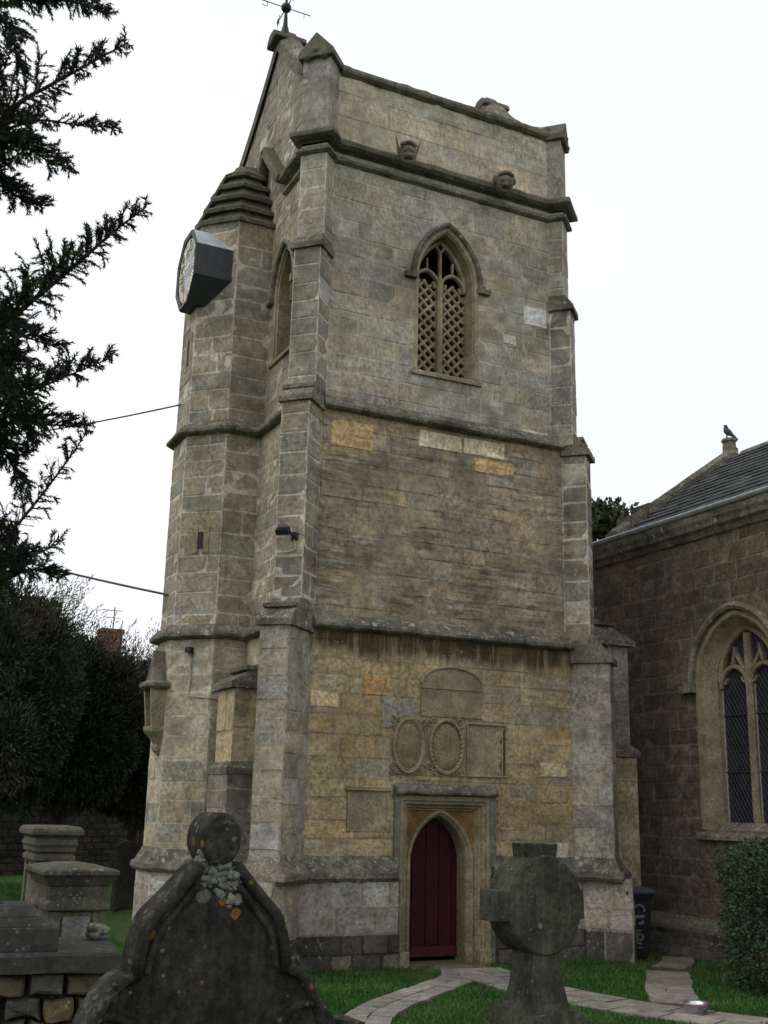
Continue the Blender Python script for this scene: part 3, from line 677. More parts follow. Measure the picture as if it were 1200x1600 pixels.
for x0, x1 in ((-2.42, -1.92), (2.02, 2.56)):
    for sd_ in (-1, 1): rake('gable_coping', x0, x1, sd_)
mb = MB(); 
for x0, x1 in ((-2.55, -1.9), (2.0, 2.62)):
    mb2 = MB(); mb2.prism([(x0, APY - .24, APZ + .04), (x0, APY - .2, APZ + .16), (x0, APY - .1, APZ + .24), (x0, APY + .1, APZ + .25), (x0, APY + .22, APZ + .14), (x0, APY + .26, APZ + .0)], V((x1 - x0, 0, 0))); mb2.build('apex_stone', M_cope, tower, bevel=.03)
roof = MB((.2, .19, .17, .5)); zr = 13.9
roof.poly([(xPL + .4, .46, zr), (xPR - .4, .46, zr), (xPR - .4, APY, 15.85), (xPL + .4, APY, 15.85)]); roof.poly([(xPR - .4, DEP, zr + .2), (xPL + .4, DEP, zr + .2), (xPL + .4, APY, 15.85), (xPR - .4, APY, 15.85)])
roof.build('roof', M_slate, tower)
# corner pillars of the parapet with gabled caps
def pillar(st, b, right):
    xL, xR, yF = ST['C'][:3]; p, w = (.16, .5) if not right else (.05, .44)
    sx = 1 if right else -1; c = V((xR if right else xL, yF, 0)); D = V((sx * s2, -s2, 0)); S = V((s2, sx * s2, 0)) if right else V((s2, -s2, 0))
    if right: S = V((s2, s2, 0))
    top = 14.42 if not right else 14.3
    M = lambda a, d, z: c + S * a + D * d + V((0, 0, z))
    mb = MB((.33, .3, .25, .9)); mb.hexa([M(-w / 2, p, 13.0), M(w / 2, p, 13.0), M(w / 2, -.35, 13.0), M(-w / 2, -.35, 13.0), M(-w / 2, p, top), M(w / 2, p, top), M(w / 2, -.35, top), M(-w / 2, -.35, top)])
    mb.build('pinnacle_shaft', M_wall, tower, bevel=.012)
    mb = MB(); e = .07; ri = .42
    mb.prism([M(-w / 2 - e, p + e, top - .06), M(w / 2 + e, p + e, top - .06), M(w / 2 + e, p + e, top + .06), M(0, p + e, top + ri), M(-w / 2 - e, p + e, top + .06)], -D * (p + e + .4))
    for a in (-1, 0, 1): mb.ball(M(a * w * .3, p + e * .7, top - .05 + (.12 if a == 0 else 0)), (.07, .07, .06), 8, 5)
    mb.build('pinnacle_cap', M_cope, tower, bevel=.02)
pillar('C', 'D', False); pillar('C', 'D', True)
# stepped stone roof of the turret
for k in range(5):
    z = 12.2 + k * .3; a = .9 - k * .12; mb = MB(); rows = []
    for dz, da in ((-.0, -.24), (-.015, .05), (.05, .06), (.075, .04), (.2, -.12), (.31, -.17)):
        aa = (a + da) / math.cos(math.pi / 8); row = []
        for j in range(8):
            th = math.pi / 8 + j * math.pi / 4
            nx = V((TX + aa * math.cos(th), TY + aa * math.sin(th), z + dz)); th2 = math.pi / 8 + (j + 1) * math.pi / 4
            n2 = V((TX + aa * math.cos(th2), TY + aa * math.sin(th2), z + dz))
            for t in range(4):
                q = nx.lerp(n2, t / 4); row.append(q + V((nz(q, 4), nz(q + V((4, 4, 4)), 4), nz(q + V((2, 7, 1)), 4))) * .02)
        rows.append(row)
    mb.grid(rows, None, True); mb.poly(rows[-1]); mb.build('turret_roof_course', M_cope, tower)
# stair slits
def slit(c, U, n, w, h):
    mb = MB((.2, .18, .14, .6)); U, n, c = V(U), V(n), V(c); W = V((0, 0, 1)); fr = []
    for s_ in (-1, 1):
        mb.hexa([c + U * (s_ * (w / 2 + .05) + k1 * .05) + W * z + n * o for z in (-h / 2 - .08, h / 2 + .08) for k1, o in ((-1, .0), (1, .0), (1, .02), (-1, .02))])
    o = mb.build('slit_window', M_trimlight, tower)
    m2 = MB(); m2.hexa([c + U * a * w / 2 + W * z + n * q for z in (-h / 2, h / 2) for a, q in ((-1, .0), (1, .0), (1, .014), (-1, .014))]); m2.build('slit_shade_plate', M_interior, o)  # near-black plate on the wall stands in for the slit's shade
aT = ST['B'][3]
slit((TX - aT * s2 + .02, TY - aT * s2 - .02, 6.4), (s2, -s2, 0), (-s2, -s2, 0), .11, .28)
slit((TX - .9, TY - .12, 9.85), (0, -1, 0), (-1, 0, 0), .14, .5)

# ------------------------------------------------------------------ windows of the tower
def belfry(P, uc, a, vb, vs, h, d, lights, tr=True):
    mb = MB()
    cv = lambda o: arch_pts(uc, a, vs, h, o, 14, vb)
    loft2(mb, P, [(cv(.07), -.01), (cv(.065), .012), (cv(.02), .012), (cv(-.0), -.03), (cv(-.015), -.025), (cv(-.03), -.04), (cv(-.04), -d - .1)])
    win = mb.build('window_surround', M_trimlight, tower)
    mb = MB(); hv = lambda o: arch_pts(uc, a, vs, h, o)
    loft2(mb, P, [(hv(.055), .0), (hv(.065), .06), (hv(.1), .085), (hv(.14), .06), (hv(.15), .0)])
    for e in (-1, 1):
        u = uc + e * (a + .105); mb.hexa([P(u + x, v, w) for v in (vs - .1, vs + .03) for x, w in ((-.055, 0), (-.055, .1), (.055, .1), (.055, 0))])
        u = uc + e * (a + .21); mb.hexa([P(u + x, v, w) for v in (vs - .1, vs - .01) for x, w in ((-.06, 0), (-.06, .09), (.06, .09), (.06, 0))])
    mb.build('hood_mould', M_trim, win)
    mb = MB(); mb.prism([P(uc - a - .12, vb - .1, .0), P(uc - a - .12, vb - .1, .05), P(uc - a - .12, vb - .03, .05), P(uc - a - .12, vb + .09, -d + .05), P(uc - a - .12, vb - .1, -d)], P(2 * a + .24, 0, 0) - P(0, 0, 0)); mb.build('window_sill', M_trimlight, win, bevel=.008)
    a2 = a - .04; L = a2 / lights; tw = .085
    tb = MB()
    for i in range(1, lights): u = uc - a2 + 2 * L * i; bar(tb, P, [(u, vb), (u, vs + .15)], tw * 1.3, -d - .03, -d + .1)
    for i in range(lights):
        u = uc - a2 + L * (2 * i + 1); q = arch_pts(u, L * .95, vs - .02, L * 1.15); bar(tb, P, q, .055, -d - .02, -d + .07)
        for e in (-1, 1):      # cusps
            bar(tb, P, [(u + e * L * .93, vs - .0), (u + e * L * .62, vs - .02), (u + e * L * .5, vs + .07)], .035, -d, -d + .05)
    bar(tb, P, arch_pts(uc, a2 - .02, vs, h - .1), .07, -d - .02, -d + .08)
    if lights == 2:
        top = vs + h - .3; bar(tb, P, [(uc, vs), (uc, top)], .05, -d, -d + .08)
        for e in (-1, 1):
            bar(tb, P, [(uc, top - .02), (uc + e * .06, top + .08), (uc + e * .14, top + .16)], .045, -d, -d + .07)
            bar(tb, P, [(uc + e * L * .98, vs + .27), (uc + e * L * .98, vs + .5)], .03, -d, -d + .06)
    tb.build('tracery', M_trimlight, win)
    return win, a2, L
PB = lambda u, v, w=0.: V((u, .06 - w, v))
win, a2, L = belfry(PB, WB['uc'], WB['a'], WB['vb'], WB['vs'], WB['h'], .3, 2)
# pierced stone lattice in the two lights
mb = MB(); st_ = .19
for i in (0, 1):
    u0 = WB['uc'] - a2 + i * 2 * L + (.045 if i else 0); u1 = u0 + 2 * L - .045; v0, v1 = WB['vb'] + .02, WB['vs'] + .1
    for sg in (-1, 1):
        k = -30
        while k < 60:
            c = v0 + k * st_ ; k += 1
            pts = []
            for u in (u0, u1):
                v = c + sg * (u - u0) * 1.02 + (0 if sg > 0 else (u1 - u0)); pts.append((u, v))
            (ua, va), (ub, vb_) = pts
            def cut(ua, va, ub, vb_, lim, lo):
                t = (lim - va) / (vb_ - va); return ua + (ub - ua) * t, lim
            if max(va, vb_) < v0 or min(va, vb_) > v1: continue
            if va < v0: ua, va = cut(ua, va, ub, vb_, v0, 1)
            elif va > v1: ua, va = cut(ua, va, ub, vb_, v1, 0)
            if vb_ < v0: ub, vb_ = cut(ua, va, ub, vb_, v0, 1)
            elif vb_ > v1: ub, vb_ = cut(ua, va, ub, vb_, v1, 0)
            if abs(ua - ub) > .01: bar(mb, PB, [(ua, va), (ub, vb_)], .052, -.36 - .001 * sg, -.29 - .002 * sg)
mb.build('stone_lattice', M_trimlight, win, kind='stuff')
PLw = lambda u, v, w=0.: V((-2.36 - w, -u, v))
win2, a2, L = belfry(PLw, WL['uc'], WL['a'], WL['vb'], WL['vs'], WL['h'], .3, 1)
mb = MB()
for k in range(9):
    v = WL['vb'] + .05 + k * .17; mb.hexa([PLw(WL['uc'] + x, v + z, w) for z in (0, .03) for x, w in ((-.3, -.5), (-.3, -.36), (.3, -.36), (.3, -.5))])
mb.build('louvre', M_interior, win2)

# ------------------------------------------------------------------ doorway
P0 = lambda u, v, w=0.: V((u, -w, v))
DC = .13
def rect_pts(hw, top, bot=.0): return [(DC - hw, bot), (DC - hw, top * .5), (DC - hw, top), (DC, top), (DC + hw, top), (DC + hw, top * .5), (DC + hw, bot)]
mb = MB(); rp = lambda o, b=-.1: rect_pts(.62 + o, 2.22 + o, b)
loft2(mb, P0, [(rp(.17), -.02), (rp(.165), .03), (rp(.1), .03), (rp(.085), .0), (rp(.06), .02), (rp(.04), .0), (rp(.02), -.05), (rp(.0), -.055), (rp(-.02), -.1), (rp(-.035), -.095), (rp(-.05), -.13)])
dsur = mb.build('door_surround', M_trimlight, tower)
mb = MB(); da, dvs, dh = .47, 1.42, .68
arc = lambda o: arch_pts(DC - .01, da, dvs, dh, o, 14, 0)
outer = []
for (u, v) in arc(.06):           # spandrel plate between square frame and arch
    outer.append((u, v))
hw = .58; top = 2.18
A = [(u, v, -.13) for u, v in outer]
sq = []
for i, (u, v) in enumerate(outer):
    n_ = len(outer); t = i / (n_ - 1)
    if v < dvs: sq.append((DC - hw if u < DC else DC + hw, v))
    else:
        f = (v - dvs) / dh; e = -1 if u < DC - .01 else 1
        if abs(u - DC + .01) < .02: sq.append((DC, top))
        elif f < .6: sq.append((DC + e * hw, dvs + (top - dvs) * f / .6))
        else: sq.append((DC + e * hw * (1 - (f - .6) / .5), top))
mb.grid([[P0(u, v, -.13) for u, v in sq], [P0(u, v, -.13) for u, v in outer]], (.3, .19, .08, .1))
mb.build('spandrel', stone_mat('spandrel_stone', base=(.27, .16, .065), lichen=.05, soot=.6, stri=.2, patina=.1, moss=0), dsur)
mb = MB(); loft2(mb, P0, [(arc(.1), -.135), (arc(.09), -.1), (arc(.055), -.1), (arc(.03), -.14), (arc(.01), -.16), (arc(0), -.2), (arc(0), -.5)]); mb.build('door_arch', M_trimlight, dsur)
mb = MB()                       # square label over the doorway
hl = .88
moulding(mb, [(DC - hl, 1.2), (DC - hl, 0), (DC + hl, 0), (DC + hl, 1.2)][1:3], [(0, 2.56), (.03, 2.55), (.12, 2.48), (.13, 2.44), (.12, 2.41), (.04, 2.39), (0, 2.38)], .008)
mb.build('door_label', M_trim, dsur)
for e in (-1, 1):
    mb = MB(); u = DC + e * (hl - .06); mb.hexa([P0(u + x, v, w) for v in (1.36, 2.42) for x, w in ((-.05, 0), (-.05, .06), (.05, .06), (.05, 0))]); mb.build('label_drop', stone_mat('label_stone', base=(.2, .18, .14), lichen=1., soot=.6, stri=0, patina=.6) if e < 0 else bpy.data.materials['label_stone'], dsur, bevel=.015)
mb = MB(); 
for e in (-1, 1):
    u = DC + e * .69; mb = MB(); mb.hexa([P0(u + x, v, w) for v in (-.1, .2) for x, w in ((-.1, -.25), (-.1, .06), (.1, .06), (.1, -.25))])
    mb.build('surround_base', M_trimlight, dsur, bevel=.015)
mb = MB(); mb.box(DC - .62, DC + .6, -.22, .5, -.12, .0); mb.box(DC - .66, DC + .66, -.42, -.2, -.12, -.012); mb.build('threshold', stone_mat('threshold_stone', base=(.2, .17, .09), lichen=.3, soot=.4, moss=.3), dsur, bevel=.012)
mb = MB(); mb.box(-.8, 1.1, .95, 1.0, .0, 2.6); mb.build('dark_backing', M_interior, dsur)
door = MB(); mdr = Matrix.Translation((DC - .52, .43, 0)) @ Matrix.Rotation(.02, 4, 'Z')
door.box(0, 1.04, .012, .06, .07, 2.2, mdr); door = door.build('door', M_door, tower)
ws = [0, .19, .43, .66, .88, 1.04]
for a, b in zip(ws[:-1], ws[1:]):
    mb = MB(); mb.box(a + .006, b - .006, -.012, .014, .07, 2.19, mdr); mb.build('plank', M_door, door, bevel=.005)
mb = MB(); mb.box(.0, 1.04, -.03, -.008, .06, .2, mdr); mb.build('kick_board', M_doorlow, door, bevel=.01)
mb = MB(); mb.tube([mdr @ V((.2, -.02, 1.05)), mdr @ V((.2, -.05, 1.0)), mdr @ V((.2, -.05, .92)), mdr @ V((.2, -.02, .9))], .008, 6); mb.build('handle', M_iron, door)

# ------------------------------------------------------------------ memorial tablets over the door
def slab(mb, u0, u1, v0, v1, w0, w1): mb.hexa([P0(u, v, w) for v in (v0, v1) for u, w in ((u0, w0), (u0, w1), (u1, w1), (u1, w0))])
mb = MB(); n = 16
top_ = [(.22 + .535 * math.cos(t), 4.07 + .27 * math.sin(t)) for t in [math.pi * i / n for i in range(n + 1)]]
mb.prism([P0(u, v, 0) for u, v in [(-.315, 3.57), (.755, 3.57)] + top_], P0(0, 0, .035))
tab = mb.build('arched_tablet', M_tablet, tower, bevel=.006)
mb = MB(); bar(mb, P0, [(u * 1.0, v + .0) for u, v in top_], .045, .0, .065); bar(mb, P0, [(-.315, 4.0), (.755, 4.0)], .03, .03, .05); mb.build('tablet_rim', M_tablet, tab)
def oval(u0, u1, v0, v1, beads, seed):
    rd = random.Random(seed); uc, vc = (u0 + u1) / 2, (v0 + v1) / 2; a, b = (u1 - u0) / 2 - .05, (v1 - v0) / 2 - .04
    mb = MB(); slab(mb, u0, u1, v0, v1, -.01, .022); t = mb.build('oval_tablet', M_tablet, tower, bevel=.005, label='carved tablet with a leafy wreath round its oval' if beads else 'carved tablet with a plain ring round its oval')
    mb = MB(); el = lambda k: [P0(uc + a * k * math.cos(q), vc + b * k * math.sin(q), w) for q in [2 * math.pi * i / 40 for i in range(41)] for w in (.04,)]
    mb.tube(el(1.), .028, 6, cap=False)
    if not beads: mb.tube(el(.9), .014, 6, cap=False)
    if beads:
        for i in range(34):
            q = 2 * math.pi * i / 34; mb.ball(P0(uc + a * .96 * math.cos(q), vc + b * .96 * math.sin(q), .05), (.03, .024, .034), 6, 4)
    mb.build('oval_frame', M_tablet, t, smooth=True)
    mb = MB(); rows = [[P0(uc + a * k * math.cos(q), vc + b * k * math.sin(q), w) for q in [2 * math.pi * i / 32 for i in range(32)]] for k, w in ((.88, .02), (.84, .045), (.5, .055), (.01, .058))]
    mb.grid(rows, None, True); mb.build('oval_field', stone_mat('oval_stone', base=(.31, .235, .14), lichen=.15, soot=.35, stri=.1, patina=.4, moss=0) if 'oval_stone' not in bpy.data.materials else bpy.data.materials['oval_stone'], t, smooth=True)
    for ex in (-1, 1):          # scrolled leaves in the corners
        for ey in (-1, 1):
            mb = MB(); cu, cv = uc + ex * (a - .0), vc + ey * (b + .0)
            for k in range(5):
                pts = []; r0 = .03 + .012 * k; ang = rd.uniform(0, 6)
                px, pv = cu - ex * rd.uniform(-.02, .1) * (1 if k % 2 else .2), cv - ey * rd.uniform(-.0, .17) * (1 if k % 2 == 0 else .2)
                for j in range(10): pts.append(P0(px + r0 * (1 - j / 12) * math.cos(ang + j * .6 * ex), pv + r0 * (1 - j / 12) * math.sin(ang + j * .6 * ex), .035))
                mb.tube(pts, .011, 5)
            mb.build('carved_leaf', M_tablet, t, smooth=True)
oval(-.82, -.225, 2.68, 3.55, False, 3); oval(-.205, .465, 2.68, 3.57, True, 5)
mb = MB(); slab(mb, .5, 1.2, 2.7, 3.49, -.01, .02); t = mb.build('square_tablet', M_tablet, tower, bevel=.004, label='plain tablet beside the ovals, blackened along its right edge')
mb = MB(); bar(mb, P0, [(.5, 2.7), (1.2, 2.7), (1.2, 3.49), (.5, 3.49), (.5, 2.7)], .03, 0, .05); bar(mb, P0, [(1.13, 2.75), (1.13, 3.44)], .015, 0, .04); mb.build('tablet_rim', M_tablet, t)
k_ = plain('black_crust', (.075, .064, .047), .95, 0, .5, 30)
mb = MB()
rd = random.Random(4)
for (va, vb_, wd) in ((3.1, 3.44, .14), (2.74, 3.02, .16), (3.0, 3.12, .07)):
    L_ = []; n = 60
    for i in range(n + 1): v = va + (vb_ - va) * i / n; L_.append((1.175 - wd * (.75 * math.sin(math.pi * i / n)) * (.7 + .5 * nz((v * 14, wd * 9, 0))) - rd.uniform(0, .018), v))
    for p, q in zip(L_[:-1], L_[1:]): mb.poly([P0(p[0], p[1], .0235), P0(1.183, p[1], .0235), P0(1.183, q[1], .0235), P0(q[0], q[1], .0235)])
mb.build('soot_stain', k_, t)
mb = MB(); slab(mb, -1.5, -.84, 1.86, 2.42, -.01, .02); t = mb.build('square_tablet', M_tablet, tower, bevel=.004, label='small square tablet under a thin ledge left of the door')
mb = MB(); slab(mb, -1.54, -.8, 2.44, 2.47, 0, .07); slab(mb, -1.52, -.82, 2.475, 2.5, 0, .05); slab(mb, -1.5, -1.47, 1.86, 2.44, 0, .04); slab(mb, -.87, -.84, 1.86, 2.44, 0, .04); mb.build('tablet_ledge', M_tablet, t, bevel=.006)

# ------------------------------------------------------------------ carved heads on the cornice
M_carve = stone_mat('carved_stone', base=(.2, .18, .135), lichen=.8, soot=.8, stri=0, moss=.35, patina=.5)
def grotesque(x, z, ears, tilt):
    M = Matrix.Translation((x, -.16, z)) @ Matrix.Scale(.84, 4) @ Matrix.Rotation(tilt, 4, 'Z') @ Matrix.Rotation(.35, 4, 'X')
    T = lambda *p: M @ V(p)
    mb = MB()
    def fn(q):
        k = 1.
        if q.y < 0:
            k += .12 * math.exp(-((q.z - .35) ** 2) / .02) - .1 * math.exp(-((abs(q.x) - .38) ** 2 + (q.z - .14) ** 2) / .025)
            k += .1 * math.exp(-((abs(q.x) - .5) ** 2 + (q.z + .15) ** 2) / .05) - .2 * math.exp(-(q.x ** 2 / .12 + (q.z + .48) ** 2 / .012)) + .1 * math.exp(-(q.x ** 2 / .1 + (q.z + .75) ** 2 / .02))
        return k
    rows = []
    m2 = MB(); m2.ball((0, 0, 0), (.19, .22, .25), 28, 20, fn); mb.v += [tuple(T(*p)) for p in m2.v]; mb.f += m2.f; mb.t += m2.t
    mb.box(-.13, .13, .02, .3, -.16, .17, M)
    h = mb.build('carved_head', M_carve, tower, smooth=True, label='grotesque head with pointed ears on the cornice' if ears else 'round-eared grotesque head on the cornice, open mouthed')
    mb = MB(); mb.hexa([T(*p) for p in ((-.055, -.2, -.08), (.055, -.2, -.08), (.05, -.17, -.05), (-.05, -.17, -.05), (-.025, -.21, .1), (.025, -.21, .1), (.02, -.18, .1), (-.02, -.18, .1))][:8]); 
    mb.ball(T(0, -.235, -.05), (.05, .045, .045), 10, 6); mb.build('nose', M_carve, h, smooth=True)
    for e in (-1, 1):
        mb = MB(); mb.ball(T(e * .075, -.195, .05), .03, 8, 6); mb.build('eye', M_carve, h, smooth=True)
        mb = MB()
        if ears: mb.hexa([T(e * .15, -.1, .0), T(e * .2, -.1, .02), T(e * .2, .04, .02), T(e * .15, .04, .0), T(e * .25, -.06, .34), T(e * .27, -.06, .34), T(e * .27, -.03, .34), T(e * .25, -.03, .34)])
        else: mb.ball(T(e * .19, -.02, .08), (.06, .05, .085), 8, 6)
        mb.build('ear', M_carve, h, bevel=.008)
    mb = MB(); mb.tube([T(.11 * math.cos(q), -.17 - .03 * math.cos(q * 2) * 0, -.125 + .055 * math.sin(q)) for q in [2 * math.pi * i / 16 for i in range(17)]], .02, 6, cap=False); mb.build('lips', M_carve, h, smooth=True)
    mb = MB()
    for i in range(9): mb.ball(T(-.14 + .035 * i, -.13 - .03 * math.sin(math.pi * i / 8), .17 + .05 * math.sin(math.pi * i / 8)), .035, 7, 5)
    mb.build('hair', M_carve, h, smooth=True)
grotesque(-.8, 12.97, True, -.3); grotesque(1.13, 12.95, False, -.3)

# ------------------------------------------------------------------ canopied niche on the turret
nx, ny = TX - .95, 2.72
mb = MB((.36, .31, .22, .4))
def npoly(w, d, z): return [V((nx + .02, ny + w, z)), V((nx - d * .7, ny + w, z)), V((nx - d, ny + w * .45, z)), V((nx - d, ny - w * .45, z)), V((nx - d * .7, ny - w, z)), V((nx + .02, ny - w, z))]
mb.grid([npoly(w, d, z) for w, d, z in ((.03, .03, 2.93), (.09, .1, 3.0), (.1, .12, 3.06), (.07, .09, 3.1), (.13, .16, 3.2), (.2, .25, 3.3), (.21, .26, 3.36), (.2, .25, 3.37))]); mb.poly(npoly(.2, .25, 3.37))
niche = mb.build('niche', M_trimlight, tower, bevel=.006)
mb = MB()
for e in (-1, 1):
    mb.hexa([V((nx + x, ny + e * y, z)) for z in (3.37, 3.98) for x, y in ((.02, .2 + .03 * (z > 3.5)), (-.2 - .06 * (z > 3.5), .2 + .03 * (z > 3.5)), (-.2 - .06 * (z > 3.5), .14 + .03 * (z > 3.5)), (.02, .14 + .03 * (z > 3.5)))])
mb.build('niche_side', M_trimlight, niche)
mb = MB(); mb.grid([npoly(w, d, z) for w, d, z in ((.27, .3, 3.96), (.31, .36, 4.0), (.31, .36, 4.06), (.25, .28, 4.1))]); mb.poly(npoly(.25, .28, 4.1)); mb.poly(npoly(.27, .3, 3.96)[::-1])
mb.prism([V((nx - .24, ny - .22, 4.1)), V((nx - .24, ny + .22, 4.1)), V((nx - .2, ny, 4.6))], V((.26, 0, 0))); mb.build('niche_canopy', M_trim, niche, bevel=.008)

# ------------------------------------------------------------------ clock on the turret
CX, CY, CZ = -3.74, 2.6, 11.32
clock = thing('clock', 'octagonal black-cased church clock with gilt numerals high on the stair turret', 'clock', (CX, CY, CZ - .75))
OW, OH = .57, .7
oc8 = lambda k, x: [V((x, CY + OW * k * math.cos(t) / math.cos(math.pi / 8), CZ + OH * k * math.sin(t) / math.cos(math.pi / 8))) for t in [math.pi / 8 + i * math.pi / 4 for i in range(8)]]
mb = MB(); mb.grid([oc8(.86, CX + .05), oc8(.88, CX - .01), oc8(.98, CX - .03), oc8(1., CX), oc8(1., CX + .95)], None, True); mb.poly(oc8(1., CX + .95)); mb.build('clock_case', M_dark, clock)
mb = MB(); a, b = oc8(1.006, CX + .01), oc8(1.006, CX + .93)
for i in (4, 5, 6, 7, 0, 1, 2, 3):
    p, q = a[i], a[(i + 1) % 8]
    mid = (p + q) / 2
    if mid.z > CZ + .3 or (mid.y > CY + .3): mb.poly([p, q, b[(i + 1) % 8], b[i]])  # upper and far faces painted pale as if lit by the sky
mb.build('skylit_case_faces', M_lead_skylit, clock)
mb = MB(); mb.poly(oc8(.87, CX + .03)[::-1]); mb.build('dial', M_dial, clock)
def dp(ang, r, o=0.): return V((CX + .018 - o, CY - 0 - r * OW / .6 * math.sin(ang), CZ + r * OH / .6 * math.cos(ang)))
for hgt, txt in enumerate(('XII', 'I', 'II', 'III', 'IIII', 'V', 'VI', 'VII', 'VIII', 'IX', 'X', 'XI')):
    ang = hgt * math.pi / 6; mb = MB(); wds = {'I': .05, 'V': .075, 'X': .075}; tot = sum(wds[c] for c in txt); x = -tot / 2
    def seg(xa, ra, xb, rb, w=.014):
        # tangential offset xa at radius ra; letters read with their feet to the centre
        p = lambda t, r: V((CX + .012, CY - r * math.sin(ang) - t * math.cos(ang), CZ + (r * math.cos(ang) - t * math.sin(ang)) * OH / OW))
        A, B = p(xa, ra), p(xb, rb); d = (B - A).normalized(); n_ = V((1, 0, 0)).cross(d) * w
        mb.hexa([A - n_, A + n_, B + n_, B - n_] + [q + V((-.012, 0, 0)) for q in (A - n_, A + n_, B + n_, B - n_)])
    for c in txt:
        w = wds[c]; k = x + w / 2
        if c == 'I': seg(k, .33, k, .47)
        if c == 'V': seg(k - .028, .47, k, .33); seg(k + .028, .47, k, .33, .008)
        if c == 'X': seg(k - .028, .47, k + .028, .33); seg(k + .028, .47, k - .028, .33, .008)
        x += w
    mb.build('numeral', M_gold, clock)
for name, ang, r, w in (('hour_hand', math.radians(88), .27, .022), ('minute_hand', math.radians(358), .42, .016)):
    mb = MB(); d = V((0, -math.sin(ang), math.cos(ang))); n_ = V((1, 0, 0)).cross(d); c = V((CX - .02, CY, CZ))
    pr = [(-.12, .6), (-.02, 1.2), (.3 * r, 1), (.68 * r, 1), (.76 * r, 2.4), (.85 * r, 1), (r, .25)]
    L_ = [c + d * q + n_ * w * k for q, k in pr] + [c + d * q - n_ * w * k for q, k in pr[::-1]]
    mb.prism(L_, V((-.015, 0, 0))); mb.build(name, M_gold, clock)
mb = MB(); mb.tube([dp(t, .5, .006) for t in [2 * math.pi * i / 40 for i in range(41)]], .008, 5, cap=False); mb.build('minute_ring', M_gold, clock)

# ------------------------------------------------------------------ small fittings on the tower
fl = thing('floodlight', 'small black floodlight on a bracket on the left corner buttress', 'floodlight', (-2.76, -.15, 6.0))
B2 = V((-2.65, -.18, 6.05)); Dg = V((-s2, -s2, 0)); Sg = V((s2, -s2, 0))
M = Matrix((Sg, Dg, V((0, 0, 1)))).transposed().to_4x4(); M.translation = B2
M2 = M @ Matrix.Translation((-.02, .16, .05)) @ Matrix.Rotation(-.5, 4, 'X') @ Matrix.Scale(.66, 4)
mb = MB(); mb.box(-.15, .15, -.09, .09, -.06, .06, M2); 
for i in range(5): mb.box(-.13, .13, -.08 + i * .035, -.07 + i * .035, .06, .085, M2)
mb.build('fitting_body', M_iron, fl, bevel=.012)
mb = MB(); mb.box(-.13, .13, -.07, .07, -.068, -.06, M2); mb.build('lamp_glass', M_glass, fl)
mb = MB(); mb.tube([M @ V((.1, .02, .0)), M @ V((.1, .12, .0)), M @ V((.1, .2, .04))], .012, 6); mb.box(.05, .15, -.01, .02, -.06, .06, M); mb.build('bracket', M_iron, fl)
mb = MB(); mb.tube([M @ V(p) for p in ((.1, .012, -.04), (.13, .012, -.2), (.06, .015, -.225), (-.18, .012, -.24))], .009, 5); mb.tube([M @ V(p) for p in ((.1, .012, .05), (.2, .014, .05), (.23, .012, .02))], .008, 5); mb.build('feed_cable', M_conduit, fl)
fc_ = V((-3.30, 2.19, 4.6)); nT = V((-s2, -s2, 0)); uT = V((s2, -s2, 0)); 
ct = V((TX, TY, 0)) + nT * .958
cp = lambda u, z, o=0.: ct + uT * u + nT * o + V((0, 0, z))
sl_ = thing('security_camera', 'tiny black security camera and its thin pale cable on the turret below the string course', 'security camera', cp(-.0, 4.4))  # small security camera with its cable, gives no light
mb = MB(); 
for z in (0,): mb.hexa([cp(u, z_, o) for z_ in (4.53, 4.62) for u, o in ((-.05, .0), (-.05, .12), (.05, .12), (.05, 0))])
mb.build('fitting_body', M_iron, sl_, bevel=.01)
mb = MB(); mb.tube([cp(.0, 4.53, .02), cp(.02, 4.2, .016), cp(.01, 3.85, .016), cp(.2, 3.83, .016), cp(.385, 3.82, .016), V((TX - .9 * T8 + .1, TY - .966, 3.8)), V((-2.62, TY - .966, 3.78))], .011, 6); mb.build('camera_cable', M_conduit, sl_)

wv = thing('weather_vane', 'thin iron weather vane with direction letters on the gable apex', 'weather vane', (-2.28, APY, 16.45))
vx, vy, vz = -2.28, APY, 16.4
mb = MB(); mb.lathe([(.085, vz), (.08, vz + .1), (.06, vz + .12), (.07, vz + .15), (.05, vz + .2), (.035, vz + .42), (.03, vz + .48)], (vx, vy, 0), 10); mb.tube([(vx, vy, vz + .5), (vx, vy, vz + 1.9)], [.03, .012], 8); mb.build('rod', M_iron, wv, smooth=True)
hz = vz + .62
mb = MB(); mb.ball((vx, vy, hz), .1, 14, 10); mb.build('ball', M_iron, wv, smooth=True)
for nm, d in (('S', V((-1, 0, 0))), ('N', V((1, 0, 0))), ('E', V((0, -1, 0))), ('W', V((0, 1, 0)))):
    e = V((vx, vy, hz)) + d * .5; mb = MB(); mb.tube([V((vx, vy, hz)), e], .01, 6); arm = mb.build('arm', M_iron, wv)
    G = {'S': [(.05, .1), (-.05, .11), (-.06, .03), (.05, -.02), (.05, -.1), (-.06, -.1)], 'N': [(-.06, -.1), (-.06, .1), (.06, -.1), (.06, .1)], 'E': [(.06, .1), (-.06, .1), (-.06, 0), (.03, 0), (-.06, 0), (-.06, -.1), (.06, -.1)], 'W': [(-.07, .1), (-.035, -.1), (0, .06), (.035, -.1), (.07, .1)]}[nm]
    mb = MB(); ax = V((1, 0, 0)) if d.x else V((0, 1, 0)); mb.tube([e - d * .07 + ax * x + V((0, 0, z)) for x, z in G], .007, 5); mb.build('letter', M_iron, arm)
